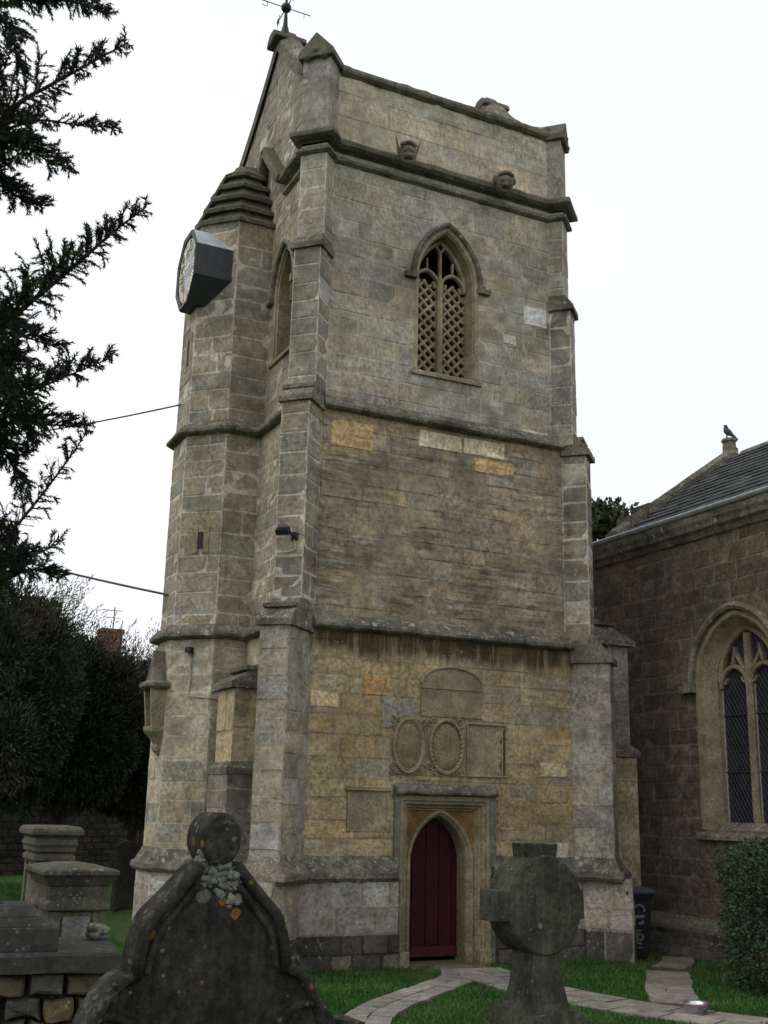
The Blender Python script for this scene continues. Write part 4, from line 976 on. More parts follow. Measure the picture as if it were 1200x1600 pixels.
mb = MB(); mb.prism([V((vx - .02, vy, vz + 1.5)), V((vx + .45, vy, vz + 1.42)), V((vx + .5, vy, vz + 1.75)), V((vx + .2, vy, vz + 1.62)), V((vx - .4, vy, vz + 1.6)), V((vx - .5, vy, vz + 1.5))], V((0, .012, 0))); mb.tube([V((vx, vy, vz + 1.45)), V((vx + .13, vy - .02, hz + .28))], .008, 5); mb.build('vane', M_iron, wv)

def cable(name, a, b, sag, r, label):
    mb = MB(); n = 20; mb.tube([V(a).lerp(V(b), i / n) - V((0, 0, sag * 4 * (i / n) * (1 - i / n))) for i in range(n + 1)], r, 6); return tag(mb.build(name, M_cable, smooth=True), label, 'cable')
def far(a, p, d): return V(a), at(p[0], p[1], d)
cable('overhead_cable', V((-3.5, 2.9, 8.97)), at(-260, 690, 36), .35, .016, 'upper overhead cable running level from the turret to the yew tree')
cable('overhead_cable', V((-3.56, 2.9, 5.56)), at(-300, 762, 34), .25, .02, 'lower overhead cable slanting down to the turret from the left')

# ------------------------------------------------------------------ the nave
NX = 4.5
nave = thing('church_nave', 'low church nave with dark stone wall, slate roof and traceried window beside the tower', 'church nave', (NX, -2, 0))
PN = lambda u, v, w=0.: V((NX - w, -u, v))         # u grows towards the viewer's right
NW = dict(uc=1.66, a=.87, vb=1.98, vs=4.32, h=1.0)
mb = MB((.17, .145, .11, .5))
wall_arch(mb, PN, -6., 12., .55, 7.0, NW['uc'], NW['a'], NW['vb'], NW['vs'], NW['h'])
mb.poly([(NX - .1, 6, -.5), (NX - .1, -12, -.5), (NX - .1, -12, .5), (NX - .1, 6, .5)])
mb.poly([(NX + 6, -12, -.5), (NX + 6, 6, -.5), (NX + 6, 6, 7.2), (NX + 6, -12, 7.2)]); mb.poly([(NX, -12, -.5), (NX + 6, -12, -.5), (NX + 6, -12, 7.2), (NX + 3, -12, 9.2), (NX, -12, 7.2)])
mb.poly([(NX + 6, 1.3, -.5), (NX, 1.3, -.5), (NX, 1.3, 7.2), (NX + 3, 1.3, 9.3), (NX + 6, 1.3, 7.2)])
mb.build('wall_core', M_nave, nave)
def fn_(u, v): return rt((.1, .081, .056), .14, .7, [(.118, .094, .06), (.082, .068, .05), (.11, .09, .066)], .45)
ashlar('nave', (NX, 0, 0), (0, -1, 0), (-1, 0, 0), -1.9, 3.4, .62, 6.75, fn_, ch=(.26, .34), sw=(.35, .75), excl=arch_excl(NW['uc'], NW['a'] + .08, NW['vb'] - .1, NW['vs'], NW['h'] + .08), gap=.019)
ashlar('nave', (NX - .1, 0, 0), (0, -1, 0), (-1, 0, 0), -1.9, 3.4, -.1, .4, lambda u, v: rt((.12, .105, .08), .15, .9), ch=(.22, .28))
lay_stones('nave', nave, M_nave, 200)
lv = [(NX, 4.), (NX, -9.)]
mb = MB(); moulding(mb, lv, [(0, .62), (.03, .58), (.12, .5), (.15, .46), (.15, .4), (.1, .28), (.1, .3)], .007); mb.build('plinth_moulding', M_cope, nave)
mb = MB(); moulding(mb, lv, [(0, 6.72), (.05, 6.74), (.1, 6.82), (.16, 6.86), (.18, 6.92), (.22, 6.98), (.24, 7.08), (.2, 7.1), (0, 7.1)], .006); mb.build('eaves_cornice', M_trim, nave)
mb = MB(); rows = []
for i in range(28):
    y = 4 - i * .5; rows.append([V((NX - .22 + .085 * math.cos(t), y, 7.17 + .075 * math.sin(t))) for t in [math.pi + .2 + (math.pi - .4) * k / 8 for k in range(9)]] + [V((NX - .15, y, 7.17)), V((NX - .29, y, 7.17))])
mb.grid(rows, None, True); mb.build('gutter', M_lead_skylit, nave, smooth=False)
RS = V((3.0, 0, 2.08)); RL = RS.length; RU = RS / RL; RN = V((-RU.z, 0, RU.x)); R0 = V((NX - .12, 0, 7.16))
mb = MB((.09, .095, .1, .4)); mb.poly([R0 + V((0, 1.15, 0)), R0 + V((0, -9, 0)), R0 + V((0, -9, 0)) + RU * RL, R0 + V((0, 1.15, 0)) + RU * RL]); mb.poly([R0 + V((0, 1.15, 0)) + RU * RL, R0 + V((0, -9, 0)) + RU * RL, V((NX + 6.1, -9, 7.1)), V((NX + 6.1, 1.15, 7.1))])
roof = mb.build('roof', M_slate, nave)
rd = random.Random(11); gauge = .245; cnt = 0; nr = int(RL / gauge) + 1
extra = MB()
for r in range(nr):
    y = 1.12 - (r % 2) * .14
    while y > -3.4:
        w = rd.uniform(.24, .36); k = rd.uniform(.75, 1.25); tn = (.085 * k, .09 * k, .1 * k, rd.uniform(.2, .8))
        a = r * gauge - .03; b = min(RL, a + gauge + .08); t0 = .026 + rd.uniform(0, .012)
        c = [R0 + RU * a + V((0, y - .004, 0)) + RN * t0, R0 + RU * a + V((0, y - w + .004, 0)) + RN * (t0 + rd.uniform(-.004, .004)), R0 + RU * b + V((0, y - w + .004, 0)) + RN * .006, R0 + RU * b + V((0, y - .004, 0)) + RN * .006]
        mb = MB(tn) if cnt < 270 else extra
        mb.hexa([q - RN * .012 for q in c] + c, tn)
        if cnt < 270: mb.build('slate', M_slate, roof)
        cnt += 1; y -= w
if extra.v: extra.build('further_slates', M_slate, roof, kind='stuff')
mb = MB(); yg = 1.3; rows = []
for i in range(9):
    t = i / 8; q = R0 + RU * (RL + .12) * t; q.y = 0; j = .012 * nz(q, 3)
    rows.append([q + V((0, yg - .16, -.15)), q + V((0, yg - .16, .12 + j)), q + V((0, yg, .2 + j)), q + V((0, yg + .22, .12 + j)), q + V((0, yg + .22, -.3))])
mb.grid(rows); mb.poly(rows[0]); mb.poly(rows[-1])
for t, e in ((.16, .1), (.3, .07)):
    q = R0 + RU * RL * t; q.y = yg; mb.box(q.x - .16, q.x + .16, yg - .2, yg + .26, q.z - .1, q.z + .16)
mb.build('gable_coping', M_trim, nave)
mb = MB(); moulding(mb, [(NX + 2.95, 1.0), (NX + 2.95, -9)], [(-.12, 9.2), (-.05, 9.3), (.0, 9.33), (.05, 9.3), (.12, 9.2)], .005); mb.build('ridge_tile', M_trim, nave)
ax_, az_ = NX + 2.9, 9.28
mb = MB(); mb.lathe([(.2, az_ - .15), (.19, az_ + .02), (.14, az_ + .08), (.13, az_ + .28), (.16, az_ + .31), (.15, az_ + .36), (.1, az_ + .37)], (ax_, yg, 0), 8); mb.build('finial', M_trim, nave)
mb = MB(); bx, bz = ax_, az_ + .5        # pigeon on the finial
def bfn(q): return 1 + .0
R_ = Matrix.Rotation(math.radians(35), 4, 'Y')
m2 = MB(); m2.ball((0, 0, 0), (.15, .08, .085), 12, 8, lambda q: 1 - .25 * max(0, q.x)); m2.ball((-.14, 0, .085), (.05, .042, .048), 10, 6); m2.ball((-.1, 0, .04), (.07, .05, .07), 10, 6)
m2.hexa([V(p) for p in ((.08, -.05, -.02), (.3, -.035, -.03), (.3, .035, -.03), (.08, .05, -.02), (.08, -.05, .03), (.3, -.035, -.01), (.3, .035, -.01), (.08, .05, .03))])
m2.hexa([V(p) for p in ((-.185, -.01, .075), (-.225, -.004, .07), (-.225, .004, .07), (-.185, .01, .075), (-.185, -.01, .09), (-.225, -.004, .078), (-.225, .004, .078), (-.185, .01, .09))])
m2.tube([V((.0, -.03, -.06)), V((.04, -.03, -.17))], .01, 5); m2.tube([V((.0, .03, -.06)), V((.04, .03, -.17))], .01, 5)
mb.v = [tuple(Matrix.Translation((bx, yg, bz + .01)) @ Matrix.Rotation(-.3 + math.pi * 0, 4, 'Z') @ R_ @ Matrix.Scale(.82, 4) @ V(p)) for p in m2.v]; mb.f = m2.f; mb.t = m2.t
tag(mb.build('pigeon', M_pigeon, smooth=True), 'dark pigeon perched on the finial of the nave roof', 'pigeon')
# nave window
mb = MB(); uc, a, vb, vs, h = [NW[k] for k in ('uc', 'a', 'vb', 'vs', 'h')]
cv = lambda o: arch_pts(uc, a, vs, h, o, 18, vb)
NL = stone_mat('window_stone', base=(.26, .215, .14), lichen=.5, soot=.3, stri=.1, patina=.5, moss=.1)
loft2(mb, PN, [(cv(.1), -.01), (cv(.095), .018), (cv(.02), .018), (cv(0), -.01), (cv(-.02), -.05), (cv(-.15), -.2), (cv(-.165), -.19), (cv(-.185), -.2), (cv(-.2), -.3)])
nwin = mb.build('window', NL, nave)
mb = MB(); hv = lambda o: arch_pts(uc, a, vs, h, o, 18); loft2(mb, PN, [(hv(.1), 0), (hv(.12), .08), (hv(.17), .11), (hv(.23), .07), (hv(.24), 0)])
for e in (-1, 1):
    u = uc + e * (a + .17); mb.hexa([PN(u + x, v, w) for v in (vs - .16, vs + .02) for x, w in ((-.09, 0), (-.09, .14), (.09, .14), (.09, 0))]); u += e * .13; mb.hexa([PN(u + x, v, w) for v in (vs - .16, vs - .04) for x, w in ((-.1, 0), (-.1, .12), (.1, .12), (.1, 0))])
mb.build('hood_mould', M_trim, nwin)
mb = MB(); mb.prism([PN(uc - a - .2, v, w) for v, w in ((vb - .16, .0), (vb - .16, .1), (vb - .1, .1), (vb + .12, -.28), (vb - .16, -.3))], PN(2 * a + .4, 0, 0) - PN(0, 0, 0)); mb.build('sill', M_trim, nwin, bevel=.008)
ai = a - .2; D1, D0 = -.2, -.32; tb = MB(); L = ai / 2
bar(tb, PN, [(uc, vb), (uc, vs + h - .25)], .15, D0, D1)
bar(tb, PN, arch_pts(uc, ai - .03, vs, h - .16), .09, D0, D1)
hv2 = vs + .02
for e in (-1, 1):
    u = uc + e * L
    bar(tb, PN, arch_pts(u, L * .9, hv2 - .12, L * 1.0), .075, D0, D1 - .01)
    for f in (-1, 1):
        bar(tb, PN, [(u + f * L * .9, hv2 - .06), (u + f * L * .62, hv2 - .05), (u + f * L * .48, hv2 + .03)], .035, D0 + .02, D1 - .03)
    top = vs + h - .35
    bar(tb, PN, [(u, hv2 + .25), (u - e * .05, hv2 + .45), (u - e * .06, top - .1)], .06, D0, D1 - .01)
    bar(tb, PN, [(u - e * .06, hv2 + .42), (u - e * .2, hv2 + .2), (uc + e * .06, hv2 + .14)], .05, D0, D1 - .02)
    bar(tb, PN, [(u, hv2 + .62), (u + e * .1, hv2 + .5), (u + e * .3, hv2 + .25)], .05, D0, D1 - .02)
tb.build('tracery', NL, nwin)
for e in (-1, 1):
    ua, ub = (uc - ai + .0, uc - .07) if e < 0 else (uc + .07, uc + ai)
    mb = MB(); mb.hexa([PN(u, v, w) for v in (vb + .06, vs + h - .1) for u, w in ((ua, -.31), (ua, -.296), (ub, -.296), (ub, -.31))]); gl = mb.build('pane', M_glass, nwin)
    mb = MB(); st2 = .13; v0, v1 = vb + .06, vs + h - .3
    for sg in (-1, 1):
        k = -14
        while k < 40:
            c = v0 + k * st2; k += 1; va, vb2 = (c, c + (ub - ua) * 1.6) if sg > 0 else (c + (ub - ua) * 1.6, c)
            lo, hi = min(va, vb2), max(va, vb2)
            if hi < v0 or lo > v1: continue
            pA, pB = V((ua, va)), V((ub, vb2))
            def clipv(p, q):
                if p.y < v0: p = p.lerp(q, (v0 - p.y) / (q.y - p.y))
                if p.y > v1: p = p.lerp(q, (v1 - p.y) / (q.y - p.y))
                return p
            pA, pB = clipv(pA, pB), clipv(pB, pA)
            mb.tube([PN(pA.x, pA.y, -.292), PN(pB.x, pB.y, -.292)], .0045, 4, cap=False)
    for v in (vb + .9, vb + 1.8): mb.tube([PN(ua, v, -.28), PN(ub, v, -.28)], .01, 5)
    mb.build('leading', M_leadline, gl, kind='stuff')
    for u in (ua + .012, ub - .012):
        mb = MB(); mb.hexa([PN(u + x, v, w) for v in (vb + .05, vs + .05) for x, w in ((-.012, -.297), (-.012, -.28), (.012, -.28), (.012, -.297))]); mb.build('putty_line', M_putty, gl)
mb = MB(); mb.box(NX + 1.2, NX + 1.25, -6, 3, 0, 7); mb.build('inner_dark_sheet', M_interior, nave)  # near-black sheet inside the nave behind the window



# ------------------------------------------------------------------ paths
path = MB(); 
pts_l = [V((.1, -.42)), V((.0, -.75)), V((-.3, -1.3)), V((-.87, -1.75)), V((-1.6, -2.37)), V((-2.26, -2.95)), V((-2.75, -3.5)), V((-3.3, -4.5)), V((-3.6, -6.0)), V((-3.7, -7.5))]
def flags(key, pts, width, rows_, tone, label):
    """a paved strip along pts, rows_ stones across"""
    rd = random.Random(len(pts) * 7 + rows_); base = MB((.12, .1, .08, .4)); L = []
    den = []
    for a, b in zip(pts[:-1], pts[1:]):
        n = max(1, int((b - a).length / .1)); den += [a.lerp(b, k / n) for k in range(n)]
    den.append(pts[-1]); den = [sum((den[min(len(den) - 1, max(0, i + k))] for k in range(-4, 5)), V((0, 0))) / 9 for i in range(len(den))]
    nn = []
    for i in range(len(den)):
        t = (den[min(i + 1, len(den) - 1)] - den[max(i - 1, 0)]).normalized(); nn.append(V((t.y, -t.x)))
    edge = lambda i, s_: den[i] + nn[i] * width * s_
    zz = lambda p, dz: V((p.x, p.y, H(p.x, p.y) + dz))
    base.grid([[zz(edge(i, -.5), .004), zz(edge(i, .5), .004)] for i in range(len(den))])
    root = base.build('path', M_path, kind='structure')
    i = 0; cur = [0] * rows_
    for r in range(rows_):
        i = 0
        while i < len(den) - 2:
            n = rd.randint(4, 8); j = min(len(den) - 1, i + n)
            if len(den) - 1 - j < 3: j = len(den) - 1
            s0, s1 = -.5 + r / rows_ + .012, -.5 + (r + 1) / rows_ - .012; hgt = .018 + rd.uniform(-.003, .003)
            kk = rd.uniform(.82, 1.1); mb = MB((*[c * kk for c in tone], rd.uniform(.2, .7)))
            ring = [edge(i, s0) .lerp(edge(j, s0), .03), edge((i + j) // 2, s0), edge(j, s0).lerp(edge(i, s0), .03), edge(j, s1).lerp(edge(i, s1), .03), edge((i + j) // 2, s1), edge(i, s1).lerp(edge(j, s1), .03)]
            ring = [p + V((rd.uniform(-.012, .012), rd.uniform(-.012, .012))) for p in ring]
            pr = [zz(p, -.02) for p in ring]
            a_ = (ring[1] - ring[0]).cross(ring[4] - ring[0])
            if a_ < 0: pr = pr[::-1]
            mb.prism(pr, V((0, 0, .02 + hgt))); mb.build('paving_slab', M_path, root); i = j
    return root
flags('a', pts_l, .54, 2, (.3, .28, .25), '')
flags('b', [V((.3, -.42)), V((.22, -1.0)), V((.12, -1.8)), V((.15, -2.7)), V((.4, -3.8)), V((.95, -5.0)), V((1.8, -6.4))], .9, 2, (.3, .28, .25), '')
flags('c', [V((3.0, -1.5)), V((2.55, -2.1)), V((1.75, -3.05)), V((1.1, -4.0))], .62, 1, (.26, .235, .2), '')
flags('d', [V((3.1, -1.35)), V((3.75, -.9)), V((4.25, -.2))], .5, 1, (.2, .18, .14), '')

# ------------------------------------------------------------------ bin, bowl, hedge
bn = thing('wheelie_bin', 'dark wheelie bin with white painted marks between tower corner and nave wall', 'wheelie bin', (3.36, -.42, 0))
MBn = Matrix.Translation((3.3, -.3, .0)) @ Matrix.Rotation(-.05, 4, 'Z')
q = lambda x, y, z: MBn @ V((x, y, z))
mb = MB(); r_ = lambda w, d0, d1, z: [q(-w, d0, z), q(w, d0, z), q(w, d1, z), q(-w, d1, z)]
mb.grid([r_(.2, -.18, .2, .06), r_(.235, -.25, .25, .92), r_(.255, -.27, .27, .92), r_(.255, -.27, .27, .98)], None, True); mb.poly(r_(.2, -.18, .2, .06)[::-1]); mb.build('bin_body', M_bin, bn, bevel=.015)
mb = MB(); mb.grid([r_(.265, -.31, .28, .985), r_(.27, -.32, .28, 1.02), r_(.26, -.3, .27, 1.05), r_(.2, -.2, .2, 1.085)], None, True); mb.poly(r_(.2, -.2, .2, 1.085)); mb.poly(r_(.265, -.31, .28, .985)[::-1]); mb.build('bin_lid', M_binlid, bn, bevel=.01)
for e in (-1, 1):
    mb = MB(); mb.lathe([(.1, -.03), (.1, .03)], q(e * .17, .2, .1), 14, Matrix.Rotation(math.pi / 2, 4, 'Y')); mb.build('wheel', M_bin, bn)
mb = MB(); mb.tube([q(-.2, .31, .98), q(.2, .31, .98)], .014, 8); mb.build('handle_bar', M_bin, bn)
def mark(pts, w=.016):
    mb = MB()
    for a, b in zip(pts[:-1], pts[1:]):
        fy = lambda z: -.18 - .07 * (z - .06) / .86 - .004
        A, B = V((a[0], a[1])), V((b[0], b[1])); d = (B - A).normalized() if (B - A).length else V((1, 0)); n_ = V((-d.y, d.x)) * w
        L = [A - d * w * .4 - n_, B + d * w * .4 - n_, B + d * w * .4 + n_, A - d * w * .4 + n_]
        mb.hexa([q(p.x, fy(p.y) + .004, p.y) for p in L] + [q(p.x, fy(p.y), p.y) for p in L])
    mb.build('painted_mark', M_paint, bn)
mark([(-.11 + .11 + .1 * math.cos(t), .74 + .09 * math.sin(t)) for t in [-.1 + (math.pi + .2) * i / 10 for i in range(11)]], .014)      # a C lying on its back
mark([(-.1, .655), (.1, .655)], .022)
mark([(.0, .555), (.075, .555), (.07, .585)], .018)
mark([(-.03, .28), (-.03, .455), (.04, .44)], .01)
mark([(.03 + .05 * math.cos(t), .35 + .045 * math.sin(t)) for t in [2 * math.pi * i / 12 for i in range(13)]], .014)
mark([(-.02, .27), (.05, .255)], .013); mark([(.0, .2), (.06, .2)], .008)
bw = thing('dog_bowl', 'steel dog bowl with a pink band on the path edge', 'bowl', (.93, -4.52, .02))
mb = MB(); mb.lathe([(.125, .02), (.12, .06), (.105, .1)], (.93, -4.52, 0), 24)
mb.v = []; mb.f = []; mb.t = []
rows = [[V((.93 + r * math.cos(t), -4.52 + r * math.sin(t), z)) for t in [2 * math.pi * i / 24 for i in range(24)]] for r, z in ((.11, .022), (.118, .03), (.145, .115), (.155, .125), (.15, .13), (.135, .115), (.1, .05), (.01, .045))]
mb.grid(rows, None, True); mb.build('bowl_shell', M_steel, bw, smooth=True)
mb = MB(); rows = [[V((.93 + r * math.cos(t), -4.52 + r * math.sin(t), z)) for t in [2 * math.pi * i / 24 for i in range(24)]] for r, z in ((.1375, .088), (.1405, .089), (.1435, .098), (.14, .099))]
mb.grid(rows, None, True); mb.build('rubber_band', M_pink, bw, smooth=True)

def leaf(mb, p, d, n, l, w, tint):
    s_ = d.cross(n).normalized() * w / 2
    i = len(mb.v); mb.v += [tuple(p), tuple(p + d * l * .5 + s_), tuple(p + d * l), tuple(p + d * l * .5 - s_)]; mb.f.append((i, i + 1, i + 2, i + 3)); mb.t.append(tint)
def rv(rd): 
    while True:
        q = V((rd.uniform(-1, 1), rd.uniform(-1, 1), rd.uniform(-1, 1)))
        if .05 < q.length < 1: return q.normalized()
def tn(rd, lo=.6, hi=1.35):
    k = rd.uniform(lo, hi); return (k * rd.uniform(.92, 1.08), k, k * rd.uniform(.85, 1.1), 1)
# clipped evergreen hedge at the nave wall
rd = random.Random(21)
hd = thing('hedge', 'dense dark evergreen hedge against the nave wall at the right', 'hedge', (3.5, -4.2, 0))
hc, hr = V((3.62, -4.2, .92)), V((1.12, 1.25, .97))
mb = MB()
for i in range(26000):
    d = rv(rd)
    if d.z < -.75: continue
    k = (abs(d.x) ** 5 + abs(d.y) ** 5 + abs(d.z) ** 5) ** (-1 / 5); lump = 1 + .09 * nz(d * k, 2.2) + .05 * nz(d * k, 6)
    p = hc + V((d.x * hr.x, d.y * hr.y, d.z * hr.z)) * k * lump * rd.uniform(.86, 1.02) * (1 - .0)
    if p.z < .02: continue
    dd = (d + rv(rd) * .9).normalized(); leaf(mb, p, dd, rv(rd), rd.uniform(.04, .075), rd.uniform(.025, .045), tn(rd))
for i in range(160):
    d = rv(rd); d.z = abs(d.z)
    k = (abs(d.x) ** 5 + abs(d.y) ** 5 + abs(d.z) ** 5) ** (-1 / 5); p = hc + V((d.x * hr.x, d.y * hr.y, d.z * hr.z)) * k; dd = (d + V((0, 0, .8)) + rv(rd) * .5).normalized(); L = rd.uniform(.05, .2)
    for w in range(int(L / .02)): leaf(mb, p + dd * .02 * w, (dd + rv(rd)).normalized(), rv(rd), .045, .026, tn(rd, .8, 1.7))
mb.build('foliage', M_hedge, hd, kind='stuff')
mb = MB(); 
for i in range(7): mb.tube([(3.1 + .17 * i, -4.6 + .13 * (i % 3), 0), (3.05 + .18 * i, -4.5 + .2 * (i % 3), .9), (2.95 + .2 * i, -4.5 + .2 * (i % 3), 1.5)], [.03, .02, .008], 5)
mb.build('stem', M_bark, hd)

# ------------------------------------------------------------------ monuments
def head_frame(c, yaw): 
    n = V((math.sin(yaw), -math.cos(yaw), 0)); u = V((math.cos(yaw), math.sin(yaw), 0))
    return lambda a, z, o=0.: V((c[0], c[1], 0)) + u * a + n * o + V((0, 0, z))
# pointed headstone, near
vw = (EYE - at(330, 1400, 3.2)); base_yaw = math.atan2(vw.x, -vw.y)
PH = at(331, 1400, 3.3); yaw = base_yaw + math.radians(22)
HP = head_frame((PH.x, PH.y), yaw); gz = H(PH.x, PH.y)
hs_ = thing('pointed_headstone', 'dark lichened gothic headstone with a round finial, nearest the camera', 'headstone', (PH.x, PH.y, gz))
zt = 2.2
half = [(.5, .5), (.5, 1.585), (.40, 1.60), (.365, 1.605), (.345, 1.655), (.30, 1.725), (.255, 1.755), (.235, 1.752), (.232, 1.80), (.205, 1.895), (.145, 1.958), (.092, 2.012), (.058, 2.05)]
out = half + [(.055, 2.07)] + [(-.055, 2.07)] + [(-x, z) for x, z in half[::-1]]
def dense(L, st=.02):
    r = []
    for a, b in zip(L[:-1], L[1:]):
        n = max(1, int(math.hypot(b[0] - a[0], b[1] - a[1]) / st)); r += [(a[0] + (b[0] - a[0]) * k / n, a[1] + (b[1] - a[1]) * k / n) for k in range(n)]
    return r + [L[-1]]
def smooth_half(L):
    r = []; P_ = [L[0]] + L + [L[-1]]
    for i in range(1, len(P_) - 2):
        p0, p1, p2, p3 = [V(p) for p in P_[i - 1:i + 3]]
        for k in range(5):
            t = k / 5; r.append(tuple(.5 * ((2 * p1) + (p2 - p0) * t + (2 * p0 - 5 * p1 + 4 * p2 - p3) * t * t + (3 * p1 - p0 - 3 * p2 + p3) * t ** 3)))
    return r + [L[-1]]
hcv = smooth_half(half[8:]); hlow = smooth_half(half[3:8]); hh = half[:3] + hlow + hcv
out = hh + [(-x, z) for x, z in hh[::-1]]
T_ = .075
mb = MB(); mb.prism([HP(x, z, -T_) for x, z in out], HP(0, 0, T_ * .55) - HP(0, 0, -T_)); body = mb.build('slab', M_head, hs_, bevel=.008)
for e in (-1, 1):
    rim = [(e * x, z) for x, z in hh[2:]]
    mb = MB(); mb.tube([HP(x * .965, z - .01, .045) for x, z in rim], .017, 8); mb.build('rim_roll', M_head, hs_, smooth=True)
    rim2 = [(e * x * .84, z - .045) for x, z in hcv[:-3]]
    mb = MB(); mb.tube([HP(x, z, .042) for x, z in rim2], .012, 6); mb.build('inner_roll', M_head, hs_, smooth=True)
    L_ = [(e * (.3 + .09 * math.cos(t)), 1.56 + .09 * math.sin(t)) for t in [math.pi * i / 14 for i in range(15)]]
    mb = MB(); mb.tube([HP(x, z, .042) for x, z in L_], .012, 6); mb.build('shoulder_roll', M_head, hs_, smooth=True)
dk = V((0, 2.112))
mb = MB(); ring = lambda r, o: [HP(dk.x + r * math.cos(t), dk.y + r * 1.22 * math.sin(t), o) for t in [2 * math.pi * i / 40 for i in range(40)]]
rows = [ring(.001, -.08), ring(.056, -.08), ring(.062, -.07), ring(.062, .05), ring(.055, .058), ring(.001, .06)]
mb.grid(rows[::-1], None, True); mb.build('finial_disc', M_head, hs_)
rdm = random.Random(3); mb = MB(); lb = MB()
for i in range(150):
    t = rdm.random() ** 1.3; x = -.05 + .115 * t + rdm.uniform(-.02, .02); z = 2.085 - .075 * t - rdm.uniform(0, .045) - (.05 if i % 5 == 0 else 0)
    r = rdm.uniform(.003, .0095)
    lb.ball(HP(x, z, .04 + rdm.uniform(0, .004)), (r * rdm.uniform(1., 2.2), r * .28, r * rdm.uniform(.8, 1.5)), 8, 6, lambda q, s_=i: 1 + .6 * nz(q * 3 + V((s_, 0, 0)), 1.8))
lb.build('lichen_tuft', M_white, hs_, smooth=True)
mb = MB()
for i in range(9): mb.ball(HP(-.03 + .011 * i, 2.065 - .009 * i + .01 * (i % 3), .044), (.012, .012, .015), 14, 10, lambda q, s_=i: 1 + .5 * nz(q * 2.5 + V((s_, 1, 0))))
mb.build('carved_leaf', M_white, hs_, smooth=True)

# wheel-headed cross
PC = at(836, 1412, 6.5); vw = EYE - PC; cy_ = math.atan2(vw.x, -vw.y) + math.radians(40)
HC = head_frame((PC.x, PC.y), cy_); gz = H(PC.x, PC.y)
cr = thing('wheel_cross', 'mossy wheel-headed stone cross on a flaring base in front of the doorway', 'stone cross', (PC.x, PC.y, gz))
wz = PC.z; wr = .272; hw_ = .105
mb = MB()
ring = lambda r, o: [HC(r * math.cos(t), wz + r * math.sin(t), o) for t in [2 * math.pi * i / 56 for i in range(56)]]
rows = [ring(.001, .112), ring(wr * .6, .11), ring(wr - .012, .105), ring(wr, .094), ring(wr, -.094), ring(wr - .012, -.105), ring(.001, -.11)]
mb.grid(rows, None, True); mb.build('wheel_head', M_cross, cr)
def blk(name, L, w=hw_ - .012):
    mb = MB(); mb.prism([HC(x, z, -w) for x, z in L], HC(0, 0, w) - HC(0, 0, -w)); return mb.build(name, M_cross, cr, bevel=.008)
blk('arm', [(-.335, wz - .085), (-.2, wz - .075), (-.2, wz + .075), (-.33, wz + .085)]); blk('arm', [(.2, wz - .075), (.295, wz - .085), (.29, wz + .085), (.2, wz + .075)])
blk('top_arm', [(-.085, wz + .24), (.085, wz + .24), (.1, wz + .335), (-.1, wz + .335)])
mb = MB(); rows = []
for z, w, o in ((wz - .2, .095, .085), (wz - .3, .1, .085), (wz - .42, .12, .09), (wz - .52, .15, .095), (wz - .56, .165, .1), (wz - .565, .2, .15), (wz - .66, .25, .17), (wz - .76, .33, .2), (wz - .95, .42, .25), (gz - .1, .46, .28)):
    n_ = 8; row = []
    for s_ in range(4):
        a, b = [(-1, 1), (1, 1), (1, -1), (-1, -1)][s_], [(1, 1), (1, -1), (-1, -1), (-1, 1)][s_]
        for k in range(n_):
            t = k / n_; p = HC((a[0] + (b[0] - a[0]) * t) * w, z, (a[1] + (b[1] - a[1]) * t) * o)
            row.append(p + V((nz(p, 6), nz(p + V((3, 1, 1)), 6), nz(p + V((1, 5, 1)), 6))) * (.012 if z > wz - .56 else .035))
    rows.append(row)
mb.grid(rows[::-1], None, True); mb.build('shaft', M_cross, cr)
mb = MB(); c_ = HC(-.06, wz - .11, .113)
mb.ball(c_, (.02, .012, .02), 8, 6); mb.build('lichen_spot', M_white, cr)

